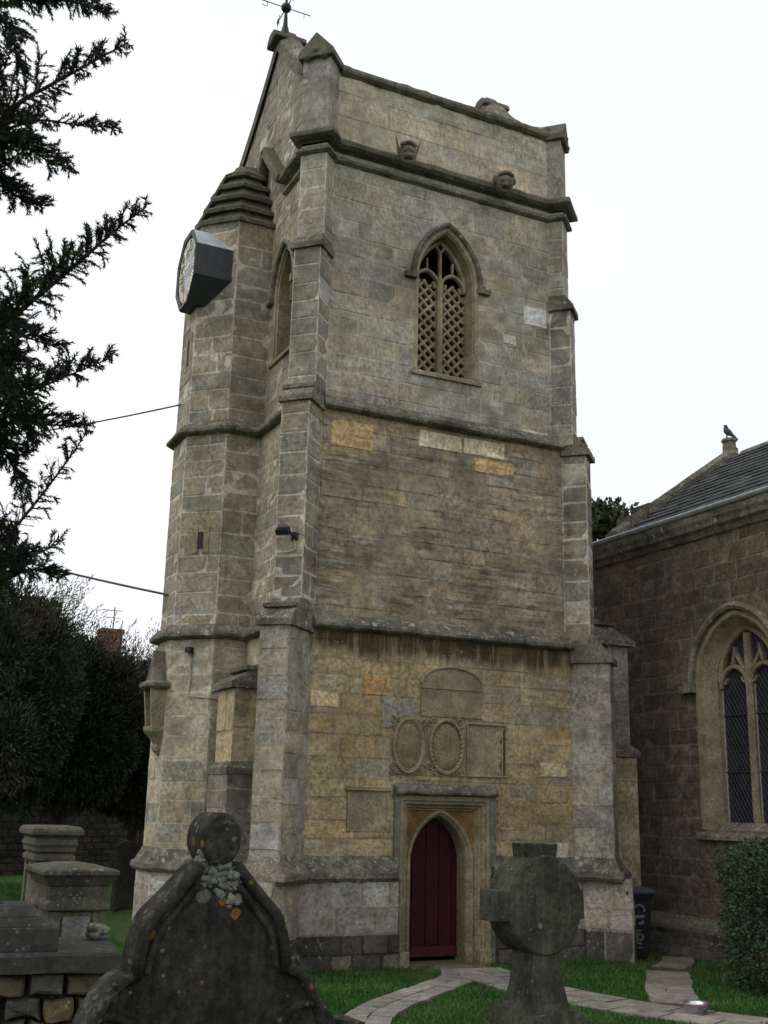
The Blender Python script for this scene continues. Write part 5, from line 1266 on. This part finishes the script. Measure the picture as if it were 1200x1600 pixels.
# pedestal tombs
def tomb(name, label, x0, x1, y0, y1, zt, cap, panel):
    cx, cy = (x0 + x1) / 2, (y0 + y1) / 2; gz = H(cx, cy); t = thing(name, label, 'pedestal tomb', (cx, cy, gz))
    a, b = (x1 - x0) / 2, (y1 - y0) / 2
    rr = lambda o, z: [V((cx + sx * (a + o), cy + sy * (b + o), z)) for sx, sy in ((-1, -1), (1, -1), (1, 1), (-1, 1))]
    def stack(nm, L, mat=M_tomb, bev=.01):
        mb = MB(); mb.grid([rr(o, z) for o, z in L], None, True); mb.poly(rr(*L[-1])); mb.poly(rr(*L[0])[::-1]); return mb.build(nm, mat, t, bevel=bev * .5)
    if cap == 'hip':
        stack('cap_slab', [(-.02, zt - .1), (0, zt - .085), (0, zt - .055), (-.015, zt - .045), (-.22, zt - .01)])
        stack('cornice', [(-.075, zt - .24), (-.07, zt - .17), (-.055, zt - .165), (-.03, zt - .125), (-.01, zt - .1)])
    else:
        stack('cap_slab', [(-.04, zt - .11), (0, zt - .09), (.005, zt - .06), (0, zt - .03), (-.03, zt - .005), (-.2, zt)], bev=.015)
        stack('cornice', [(-.08, zt - .28), (-.05, zt - .26), (-.05, zt - .22), (-.03, zt - .19), (-.05, zt - .13), (-.03, zt - .11)])
    stack('moulding', [(-.09, zt - .37), (-.05, zt - .35), (-.05, zt - .31), (-.08, zt - .28), (-.075, zt - .24)])
    stack('body', [(-.06, gz - .1), (-.06, gz + .25), (-.1, gz + .28), (-.1, zt - .36)])
    for sx in (-1, 1):
        for sy in (-1, 1):
            mb = MB(); px, py = cx + sx * (a - .125), cy + sy * (b - .125); mb.box(px - .05, px + .05, py - .05, py + .05, gz + .26, zt - .36); mb.build('pilaster', M_tomb, t, bevel=.008)
    if panel:
        mb = MB((.24, .245, .235, .9)); y = cy - b + .095; mb.box(cx - a + .19, cx + a - .19, y - .012, y + .05, gz + .3, zt - .4); mb.build('panel', stone_mat('panel_stone', base=(.2, .205, .195), lichen=1., soot=.9, stri=0, patina=.6), t, bevel=.006)
    return t
tomb('pedestal_tomb', 'pedestal tomb with a low pitched slab and pale grey end panel', -6.76, -6.16, -6.0, -5.1, 1.72, 'hip', True)
tomb('pedestal_tomb', 'taller pedestal tomb with a rounded cap slab behind the panelled tomb', -6.36, -5.83, -2.85, -2.0, 1.94, 'round', False)

# low table tomb with rubble sides, bottom left
P0_ = at(190, 1488, 5.0); th = math.radians(-6.8)
ux, uy = V((math.cos(th), math.sin(th), 0)), V((-math.sin(th), math.cos(th), 0))
tt = thing('ledger_tomb', 'low tomb of rough stone blocks under a dark stepped ledger slab, bottom left', 'ledger tomb', (P0_.x - .6, P0_.y + .4, H(P0_.x - .6, P0_.y + .4)))
TM = Matrix((ux, uy, V((0, 0, 1)))).transposed().to_4x4(); TM.translation = P0_
sw_, sd_ = 1.35, .66
mb = MB((.075, .075, .075, .8)); rows = []
for o, z in ((-.03, -.085), (0, -.08), (0, -.012), (-.008, 0.)):
    row = []
    for (ax, ay), (bx, by) in zip(((-sw_, 0), (0, 0), (0, sd_), (-sw_, sd_)), ((0, 0), (0, sd_), (-sw_, sd_), (-sw_, 0))):
        for k in range(14):
            x, y = ax + (bx - ax) * k / 14, ay + (by - ay) * k / 14; j = .014 * nz((x * 6, y * 6, z * 3)); row.append(TM @ V((x + (o if x > -sw_ / 2 else -o) + j, y + (-o if y < sd_ / 2 else o) + j, z + j * .5)))
    rows.append(row)
mb.grid(rows, None, True); mb.poly(rows[-1]); mb.poly(rows[0][::-1]); mb.build('ledger_slab', M_slabdark, tt)
for nm, x0, x1, y0, y1, za, zb, ins in (('plinth_block', -1.2, -.27, .05, .5, 0., .1, .0), ('middle_block', -1.17, -.30, .075, .48, .1, .14, .035), ('coped_lid', -1.13, -.345, .11, .45, .14, .185, .05)):
    mb = MB(); mb.hexa([TM @ V(p) for p in ((x0, y0, za), (x1, y0, za), (x1, y1, za), (x0, y1, za), (x0 + ins, y0 + ins, zb), (x1 - ins, y0 + ins, zb), (x1 - ins, y1 - ins, zb), (x0 + ins, y1 - ins, zb))]); mb.build(nm, M_slabdark, tt, bevel=.006)
mb = MB(); mb.tube([TM @ V((-.72 + .2 * math.cos(t), .27 + .06 * math.sin(t), .187)) for t in [2 * math.pi * i / 30 for i in range(31)]], .008, 5, cap=False); mb.tube([TM @ V((-.72 + .1 * math.cos(t * 2), .27 + .03 * math.sin(t * 3), .187)) for t in [2 * math.pi * i / 30 for i in range(31)]], .006, 5, cap=False); mb.build('carved_badge', M_slabdark, tt)
mb = MB(); 
for i in range(10): mb.ball(TM @ V((-.06 + .03 * math.cos(i), .5 + .03 * math.sin(i * 2.), .012 + .005 * i)), (.03, .03, .022), 8, 6, lambda q, s_=i: 1 + .3 * nz(q * 3 + V((s_, 0, 0))))
mb.build('lichen_tuft', M_white, tt, smooth=True)
mb = MB((.065, .057, .042, .6)); gz = H(P0_.x, P0_.y) - P0_.z; mb.box(-sw_ + .12, -.12, .12, sd_ - .1, gz - .1, -.08, TM); mb.build('rubble_core', M_rubble, tt)
rdm = random.Random(8)
def rub(u0, u1, z0, z1, side):
    tint = rt((.115, .098, .058), .3, .9, [(.085, .08, .06), (.13, .105, .055)], .5)
    mb = MB(tint); n_ = 4; rows = []
    f = (lambda u, o, z: TM @ V((u, .07 - o, z))) if side == 0 else (lambda u, o, z: TM @ V((-.07 + o, u, z)))
    for o, k in ((-.1, 1.), (.0, 1.), (.028, .93), (.04, .7)):
        cu, cz = (u0 + u1) / 2, (z0 + z1) / 2; row = []
        for (a, b), (c, d) in zip(((u0, z0), (u1, z0), (u1, z1), (u0, z1)), ((u1, z0), (u1, z1), (u0, z1), (u0, z0))):
            for q_ in range(n_):
                t = q_ / n_; u, z = a + (c - a) * t, b + (d - b) * t; u = cu + (u - cu) * k; z = cz + (z - cz) * k
                p = f(u, o, z); row.append(p + V((nz(p, 9), nz(p + V((2, 2, 2)), 9), nz(p + V((5, 2, 0)), 9))) * .034)
        rows.append(row)
    mb.grid(rows, None, True); mb.poly(rows[-1]); mb.build('rubble_stone', M_rubble, tt)
z = -.085
while z > gz - .05:
    hgt = rdm.uniform(.085, .12)
    for side, lo, hi in ((0, -sw_ + .03, -.03), (1, .08, sd_ - .03)):
        u = hi
        while u > lo + .06:
            w = rdm.uniform(.11, .2)
            rub(max(lo, u - w) + .01, u - .01, z - hgt + .004, z - .004 - rdm.uniform(0, .012), side); u -= w
    z -= hgt
# far headstone by the wall
PL_ = at(196, 1345, 22); yw = .5
HL = head_frame((PL_.x, PL_.y), yw)
g2 = H(PL_.x, PL_.y); mb = MB((.04, .037, .03, .4)); zt_ = at(196, 1314, 22).z
mb.prism([HL(x, z, -.06) for x, z in [(-.24, g2 - .2), (.24, g2 - .2), (.25, zt_ - .1), (.2, zt_ - .03), (.08, zt_ - .01), (0, zt_ + .02), (-.08, zt_ - .01), (-.2, zt_ - .03), (-.25, zt_ - .1)]], HL(0, 0, .06) - HL(0, 0, -.06))
tag(mb.build('small_headstone', M_rubble, bevel=.01), 'small weathered headstone in the shade before the boundary wall', 'headstone')

# ------------------------------------------------------------------ boundary wall, hedge and house behind it
A, B = V((-16., 8.5, 0)), V((3., 17.5, 0)); d = (B - A); U = d.normalized(); n_ = V((U.y, -U.x, 0))
bw_ = thing('boundary_wall', 'old stone boundary wall under the yew trees, their shade in its colour', 'wall', A)
mb = MB((.03, .026, .02, .5)); mb.hexa([A + n_ * -.2 + V((0, 0, -.2)), B + n_ * -.2 + V((0, 0, -.2)), B + n_ * .2 + V((0, 0, -.2)), A + n_ * .2 + V((0, 0, -.2)), A + n_ * -.2 + V((0, 0, 2.0)), B + n_ * -.2 + V((0, 0, 2.0)), B + n_ * .2 + V((0, 0, 2.0)), A + n_ * .2 + V((0, 0, 2.0))]); mb.build('wall_core', M_rubble, bw_)  # near-black tints here and below put the yews' shade into the stone
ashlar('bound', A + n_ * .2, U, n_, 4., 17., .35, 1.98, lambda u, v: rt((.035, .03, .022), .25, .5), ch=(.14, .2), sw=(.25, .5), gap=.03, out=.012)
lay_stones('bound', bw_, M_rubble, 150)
u = 0
while u < d.length:
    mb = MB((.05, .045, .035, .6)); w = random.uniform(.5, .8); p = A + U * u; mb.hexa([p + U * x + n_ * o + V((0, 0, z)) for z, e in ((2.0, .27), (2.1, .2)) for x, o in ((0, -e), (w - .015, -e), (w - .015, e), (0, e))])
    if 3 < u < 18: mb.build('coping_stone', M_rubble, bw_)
    u += w
def clump(name, label, cat, mat, c, r, n, ls, seed, up=.4, drop=0., group=None, trunk=True, core=True, lo=.55, blade=.32, sprays=0, tl=(.6, 1.35)):
    rd = random.Random(seed); c, r = V(c), V(r); gz = H(c.x, c.y); t = thing(name, label, cat, (c.x, c.y, gz), group)
    mb = MB()
    subs = [(c, r)]
    for i in range(26):
        q = rv(rd); k = rd.uniform(.55, .95); subs.append((c + V((q.x * r.x, q.y * r.y, q.z * r.z)) * k * 1.08, r * rd.uniform(.14, .4)))
    wts = [s_[1].x * s_[1].y for s_ in subs]
    for i in range(n):
        sc, sr = rd.choices(subs, wts)[0]; q = rv(rd); k = rd.uniform(lo, 1.) ** .5
        p = sc + V((q.x * sr.x, q.y * sr.y, q.z * sr.z)) * k
        if p.z < gz + .15: continue
        dd = (q * .8 + rv(rd) * .7 + V((0, 0, up - drop * max(0, -q.z)))).normalized(); l = rd.uniform(.6, 1.3) * ls
        leaf(mb, p, dd, rv(rd), l, l * blade, tn(rd, *tl))
    for i in range(sprays):
        q = rv(rd); q.z = abs(q.z) * .8 + .2; q.normalize(); p = c + V((q.x * r.x, q.y * r.y, q.z * r.z)) * .92
        dd = (V((q.x * .8, q.y * .4, 1.)) + rv(rd) * .35).normalized(); L = rd.uniform(.3, 1.3)
        for k in range(26):
            b = p + dd * L * k / 26 + rv(rd) * .05 * (1 - k / 26); leaf(mb, b, (dd + rv(rd) * .7).normalized(), rv(rd), ls * .8, ls * .16, tn(rd, *tl))
    mb.build('crown', mat, t, kind='stuff')
    if trunk:
        tb = MB(); tb.tube([(c.x, c.y, gz - .2), (c.x + .1, c.y, gz + (c.z - gz) * .5), (c.x, c.y + .1, c.z)], [r.x * .11, r.x * .08, r.x * .05], 8); tb.build('trunk', M_bark, t, smooth=True)
        for i in range(5):
            q = rv(rd); q.z = abs(q.z); tb = MB(); s0 = V((c.x, c.y, gz + (c.z - gz) * .5 + .2 * i)); tb.tube([s0, s0.lerp(c + V((q.x * r.x, q.y * r.y, q.z * r.z)) * .8, .5) + V((0, 0, .15)), c + V((q.x * r.x, q.y * r.y, q.z * r.z)) * .8], [r.x * .05, r.x * .03, r.x * .01], 6); tb.build('limb', M_bark, t, smooth=True)
    return t
yl = 'yew_tree'
for i, (px, pt, pb, w, dd, sd_, lab) in enumerate(((-25, 900, 1275, 150, 22, 1, 'dark yew before the boundary wall, tallest, at the left edge'), (95, 1000, 1272, 120, 24, 2, 'dark bushy yew with twiggy top behind the pedestal tombs'), (212, 1040, 1280, 100, 25.5, 3, 'dark yew closest to the turret, in front of the red chimney'))):
    top, bot, lf = at(px, pt, dd), at(px, pb, dd), at(px - w, (pt + pb) / 2, dd)
    c = (top + bot) / 2; rx = (c - lf).length
    clump(yl, lab, 'yew tree', M_yewfar, c, (rx, rx * .8, (top.z - bot.z) / 2), 95000, .13, 30 + i, up=.5, drop=1.2, group='yews along the boundary wall', sprays=420, blade=.26, lo=.25)
for i, (px, dd) in enumerate(((40, 32), (150, 34), (225, 35))):
    c = at(px, 1246, dd); clump('dry_shrub', ('straw-coloured shrub seen over the wall behind the tall tomb', 'straw-coloured shrub seen over the wall beside the turret', 'last straw-coloured shrub before the turret, over the wall')[i] if i != 1 else 'pale shrub over the middle of the visible boundary wall', 'shrub', M_dry, (c.x, c.y, 1.6), (2.2, 1., 1.1), 9000, .12, 60 + i, up=.2, blade=.5, group='pale shrubs beyond the wall')
# house with a red chimney
hc_ = at(190, 996, 52); hs2 = thing('house', 'house beyond the yews showing only its red brick chimney', 'house', (hc_.x + .5, hc_.y + 3, .4))
mb = MB((.3, .25, .18, .3)); x, y = hc_.x, hc_.y; mb.box(x - 5, x + 4, y - .5, y + 6, -.2, 5.2); mb.build('wall', M_nave, hs2)
mb = MB((.1, .07, .06, .3)); mb.prism([(x - 5.2, y - .8, 5.2), (x - 5.2, y + 6.3, 5.2), (x - 5.2, y + 2.7, 7.6)], V((9.4, 0, 0))); rf = mb.build('roof', M_slate, hs2)
ch = MB(); ch.box(x - .5, x + .5, y + 2., y + 2.9, 6.6, at(190, 986, 54).z); ch.box(x - .56, x + .56, y + 1.94, y + 2.96, at(190, 989, 54).z, at(190, 983, 54).z); ch.build('chimney', M_brick, hs2)
mb = MB(); zc = at(190, 983, 54).z; a0 = V((x + .1, y + 2.4, zc)); mb.tube([a0, a0 + V((0, 0, 1.1))], .025, 6)
for k in range(5): mb.tube([a0 + V((-.5 + .2 * k, -.12 + .05 * k, .95)), a0 + V((-.5 + .2 * k, .3 - .05 * k, .95))], .012, 4)
mb.tube([a0 + V((-.6, .1, .95)), a0 + V((.4, .1, .95))], .016, 5); mb.tube([a0 + V((-.45, .1, .6)), a0 + V((.35, .1, .6))], .014, 5); mb.build('aerial', M_iron, hs2)
# broadleaf tree behind the nave
c = at(948, 838, 33); clump('broadleaf_tree', 'leafy tree top showing between tower and nave roof', 'tree', M_broad, c, (1.5, 1.5, 1.0), 5200, .2, 77, up=.3, blade=.6, lo=.2)

# ------------------------------------------------------------------ near yew with branches reaching in from the left
TR = at(-560, 800, 6.5); gz = H(TR.x, TR.y)
ny_ = thing('yew_tree', 'large near yew whose needled branches hang in from the left edge', 'yew tree', (TR.x, TR.y, gz))
tb = MB(); tb.tube([(TR.x, TR.y, gz - .2), (TR.x + .05, TR.y, gz + 1.2), (TR.x - .05, TR.y + .1, gz + 3.), (TR.x + .1, TR.y, gz + 5.5), (TR.x, TR.y, gz + 8)], [.5, .4, .32, .2, .08], 14); tb.build('trunk', M_bark, ny_, smooth=True)
rdn = random.Random(99)
nd = MB()
def needles(pts, rd, dens=360, nl=.023, taper=True):
    for a, b in zip(pts[:-1], pts[1:]):
        L = (b - a).length; t = (b - a) / max(L, 1e-6); n = max(1, int(L * dens))
        for k in range(n):
            p = a + (b - a) * (k + rd.random()) / n
            q = rv(rd); q = (q - t * q.dot(t)); q.normalize(); q.z *= .65
            dd = (q + t * rd.uniform(.5, 1.5)).normalized(); l = nl * rd.uniform(.7, 1.25); s_ = dd.cross(FWD)
            if s_.length < .1: s_ = dd.cross(UP)
            s_ = (s_.normalized() + rv(rd) * .4).normalized() * .0029
            i = len(nd.v); nd.v += [tuple(p - s_), tuple(p + s_), tuple(p + dd * l)]; nd.f.append((i, i + 1, i + 2)); nd.t.append(tn(rd, .5, 1.4))
def curve(pts, n=8):
    r = []; P_ = [pts[0]] + list(pts) + [pts[-1]]
    for i in range(1, len(P_) - 2):
        p0, p1, p2, p3 = P_[i - 1:i + 3]
        for k in range(n):
            t = k / n; r.append(.5 * ((2 * p1) + (p2 - p0) * t + (2 * p0 - 5 * p1 + 4 * p2 - p3) * t * t + (3 * p1 - p0 - 3 * p2 + p3) * t ** 3))
    return r + [pts[-1]]
def branch(px, depth, r0, side_len, dens, seed, fill=1., start=0., droop=.35):
    rd = random.Random(seed)
    pts = curve([at(x, y, depth + dz) for x, y, dz in px]); n = len(pts)
    wood = MB(); wood.tube(pts, [r0 * (1 - .85 * i / (n - 1)) for i in range(n)], 6)
    tot = sum((b - a).length for a, b in zip(pts[:-1], pts[1:])); done = 0; sgn = 1
    needles(pts[int(n * .3):], rd, 260)
    for i in range(n - 1):
        a, b = pts[i], pts[i + 1]; L = (b - a).length; t = (b - a).normalized()
        k = int(L * dens * 2.1 + rd.random())
        for j in range(k):
            f = (done + L * j / max(1, k)) / tot
            if f < start: continue
            p = a.lerp(b, rd.random()); sgn = 1 if rd.random() < .36 else -1
            ln = side_len * (1.65 if sgn < 0 else .95) * (1 - .84 * f) * rd.uniform(.4, 1.15)
            s_ = (t.cross(FWD)).normalized() * (-sgn)
            d0 = (t * rd.uniform(.6, 1.1) + s_ * rd.uniform(.5, 1.1) + FWD * rd.uniform(-.7, .7) + V((0, 0, -.1))).normalized()
            q = [p]; m_ = max(3, int(ln / .03))
            for w in range(m_):
                d0 = (d0 + V((0, 0, -droop * .16)) + rv(rd) * .1).normalized(); q.append(q[-1] + d0 * ln / m_)
            wood.tube(q, [max(.0012, .0035 * (1 - w / m_)) for w in range(m_ + 1)], 4, cap=False)
            if rd.random() < fill: needles(q, rd)
            for w in range(1, m_):
                if rd.random() < .8:
                    d1 = (d0 + rv(rd) * .9 + V((0, 0, -.2))).normalized(); l2 = min(.13, ln * .5) * rd.uniform(.5, 1.2); e = [q[w], q[w] + d1 * l2 * .5, q[w] + d1 * l2 + V((0, 0, -.2 * l2))]
                    wood.tube(e, .0012, 3, cap=False)
                    if rd.random() < fill: needles(e, rd)
        done += L
    wood.build('branch', M_bark, ny_, smooth=True)
BR = [
 ([(-300, 330, .3), (-60, 262, .1), (20, 170, 0), (75, 135, 0), (130, 105, -.05), (200, 66, -.1)], 5.4, .017, .3, 38, 1, 1.),
 ([(-200, 250, .2), (-20, 210, .1), (60, 188, 0), (120, 196, 0), (188, 200, 0)], 5.5, .01, .2, 34, 2, 1.),
 ([(-220, -60, .3), (-40, -25, 0), (40, 0, 0), (110, 2, 0), (165, 22, 0)], 5.2, .013, .26, 60, 3, 1.),
 ([(-220, -30, .4), (-60, 0, .2), (10, 40, .1), (25, 90, 0), (30, 110, 0)], 5.6, .011, .24, 50, 4, 1.),
 ([(-220, 240, .2), (-40, 230, .1), (40, 232, 0), (80, 255, 0), (112, 260, 0)], 5.4, .011, .26, 56, 5, 1.),
 ([(-240, 300, .4), (-60, 260, .2), (0, 290, .1), (40, 315, 0), (72, 322, 0)], 5.6, .011, .26, 56, 6, 1.),
 ([(-240, 200, .1), (-60, 190, .1), (0, 120, .1), (20, 60, .1)], 5.8, .011, .25, 44, 26, 1.),
 ([(-280, 640, .3), (-60, 530, .1), (10, 500, 0), (60, 462, 0), (125, 408, -.05), (180, 360, -.1), (228, 324, -.12)], 5.2, .02, .27, 44, 7, 1.),
 ([(-260, 560, .4), (-80, 520, .2), (0, 520, .1), (50, 530, .05), (95, 545, 0)], 5.5, .012, .3, 46, 8, 1.),
 ([(-240, 700, .3), (-60, 660, .1), (20, 625, 0), (80, 598, 0), (172, 560, -.05)], 5.3, .014, .26, 44, 9, 1.),
 ([(-240, 690, .3), (-60, 670, .1), (20, 662, 0), (80, 664, 0), (135, 668, 0)], 5.4, .012, .26, 44, 10, 1.),
 ([(-240, 600, .5), (-80, 590, .3), (-10, 600, .2), (30, 640, .1), (45, 700, .05)], 5.8, .012, .32, 60, 11, 1.),
 ([(-240, 660, .5), (-80, 680, .3), (-20, 690, .2), (15, 720, .1), (28, 765, .05)], 5.7, .012, .3, 56, 12, 1.),
 ([(-260, 1010, .3), (-60, 900, .1), (10, 838, 0), (60, 780, 0), (105, 720, -.05), (138, 672, -.08)], 5.6, .013, .24, 28, 13, .55),
 ([(-220, 900, .3), (-40, 880, .1), (30, 872, 0), (70, 860, 0), (100, 842, 0)], 5.5, .011, .25, 34, 14, .8),
 ([(-220, 1000, .4), (-60, 930, .2), (10, 905, .1), (50, 890, 0), (92, 905, 0)], 5.6, .012, .3, 50, 15, .9),
 ([(-240, 980, .4), (-80, 930, .2), (-10, 900, .1), (20, 860, .05), (30, 830, 0)], 5.8, .012, .3, 50, 16, 1.),
 ([(-240, 520, .5), (-90, 560, .4), (-20, 560, .3), (15, 560, .2), (40, 575, .15)], 6.0, .013, .34, 64, 17, 1.),
]
for a in BR: branch(*a)
nd.build('needle_foliage', M_yew, ny_, kind='stuff')
# the rest of the yew's crown, outside the frame
mb = MB(); rd = random.Random(5)
for i in range(16000):
    q = rv(rd); p = V((TR.x - .4, TR.y - .3, gz + 5.2)) + V((q.x * 2.9, q.y * 2.9, q.z * 3.4)) * rd.uniform(.5, 1) ** .5
    X_, Y_, w = project(p)
    if w > .2 and X_ > -60: continue
    leaf(mb, p, (q + rv(rd)).normalized(), rv(rd), rd.uniform(.1, .2), .07, tn(rd))
mb.build('crown', M_yewfar, ny_, kind='stuff')

# ------------------------------------------------------------------ grass
rd = random.Random(17); mb = MB()
def on_path(x, y):
    p = V((x, y))
    for L, w in (([V((.1, -.42)), V((.0, -.75)), V((-.3, -1.3)), V((-.87, -1.75)), V((-1.6, -2.37)), V((-2.26, -2.95)), V((-2.75, -3.5)), V((-3.3, -4.5)), V((-3.6, -6.0)), V((-3.7, -7.5))], .28), ([V((.3, -.42)), V((.22, -1.0)), V((.12, -1.8)), V((.15, -2.7)), V((.4, -3.8)), V((.95, -5.0)), V((1.8, -6.4))], .45), ([V((3.0, -1.5)), V((2.55, -2.1)), V((1.75, -3.05)), V((1.1, -4.0))], .3), ([V((3.1, -1.35)), V((3.75, -.9)), V((4.25, -.2))], .26)):
        for a, b in zip(L[:-1], L[1:]):
            d_ = b - a; t = max(0, min(1, (p - a).dot(d_) / d_.length_squared))
            if (a + d_ * t - p).length < w + .03 * nz((x * 5, y * 5, 0)): return True
    return False
n_ok = 0
for i in range(150000):
    if i % 3: x, y = rd.uniform(-4, 4.6), rd.uniform(-5.8, .2)
    else: x, y = rd.uniform(-8, -3.4), rd.uniform(-4, 11)
    if y > -.14 and x > -3.9: continue
    z = H(x, y); P = project(V((x, y, z)))
    if not (-30 < P[0] < 1230 and P[1] < 1630): continue
    if on_path(x, y): continue
    hgt = rd.uniform(.025, .06) * (1 + .6 * nz((x, y, 0), 1.2)) * (1.6 if y > -.3 else 1); q = rv(rd); q.z = 0
    p = V((x, y, z - .015)); s_ = V((rd.uniform(-1, 1), rd.uniform(-1, 1), 0)).normalized() * .006
    i0 = len(mb.v); mb.v += [tuple(p - s_), tuple(p + s_), tuple(p + q * hgt * .6 + V((0, 0, hgt)))]; mb.f.append((i0, i0 + 1, i0 + 2)); mb.t.append(tn(rd, .6, 1.3))
mb.build('grass', M_grass, kind='stuff')

mb = MB(); rd = random.Random(41)
for i in range(420):
    x, y = (rd.uniform(-3.5, 4.2), rd.uniform(-5.5, -.3)) if i % 3 else (rd.uniform(-7, -4), rd.uniform(-3, 6))
    z = H(x, y) + (.024 if on_path(x, y) else .035); q = V((rd.uniform(-1, 1), rd.uniform(-1, 1), rd.uniform(-.25, .25))).normalized(); k = rd.uniform(.6, 1.3)
    leaf(mb, V((x, y, z)), q, V((rd.uniform(-.3, .3), rd.uniform(-.3, .3), 1)).normalized(), rd.uniform(.03, .06), rd.uniform(.02, .035), (k, k * .9, k * .7, 1))
mb.build('fallen_leaves', leaf_mat('dead_leaves', (.13, .085, .035), (.09, .06, .03), (.17, .13, .06), 5), kind='stuff')
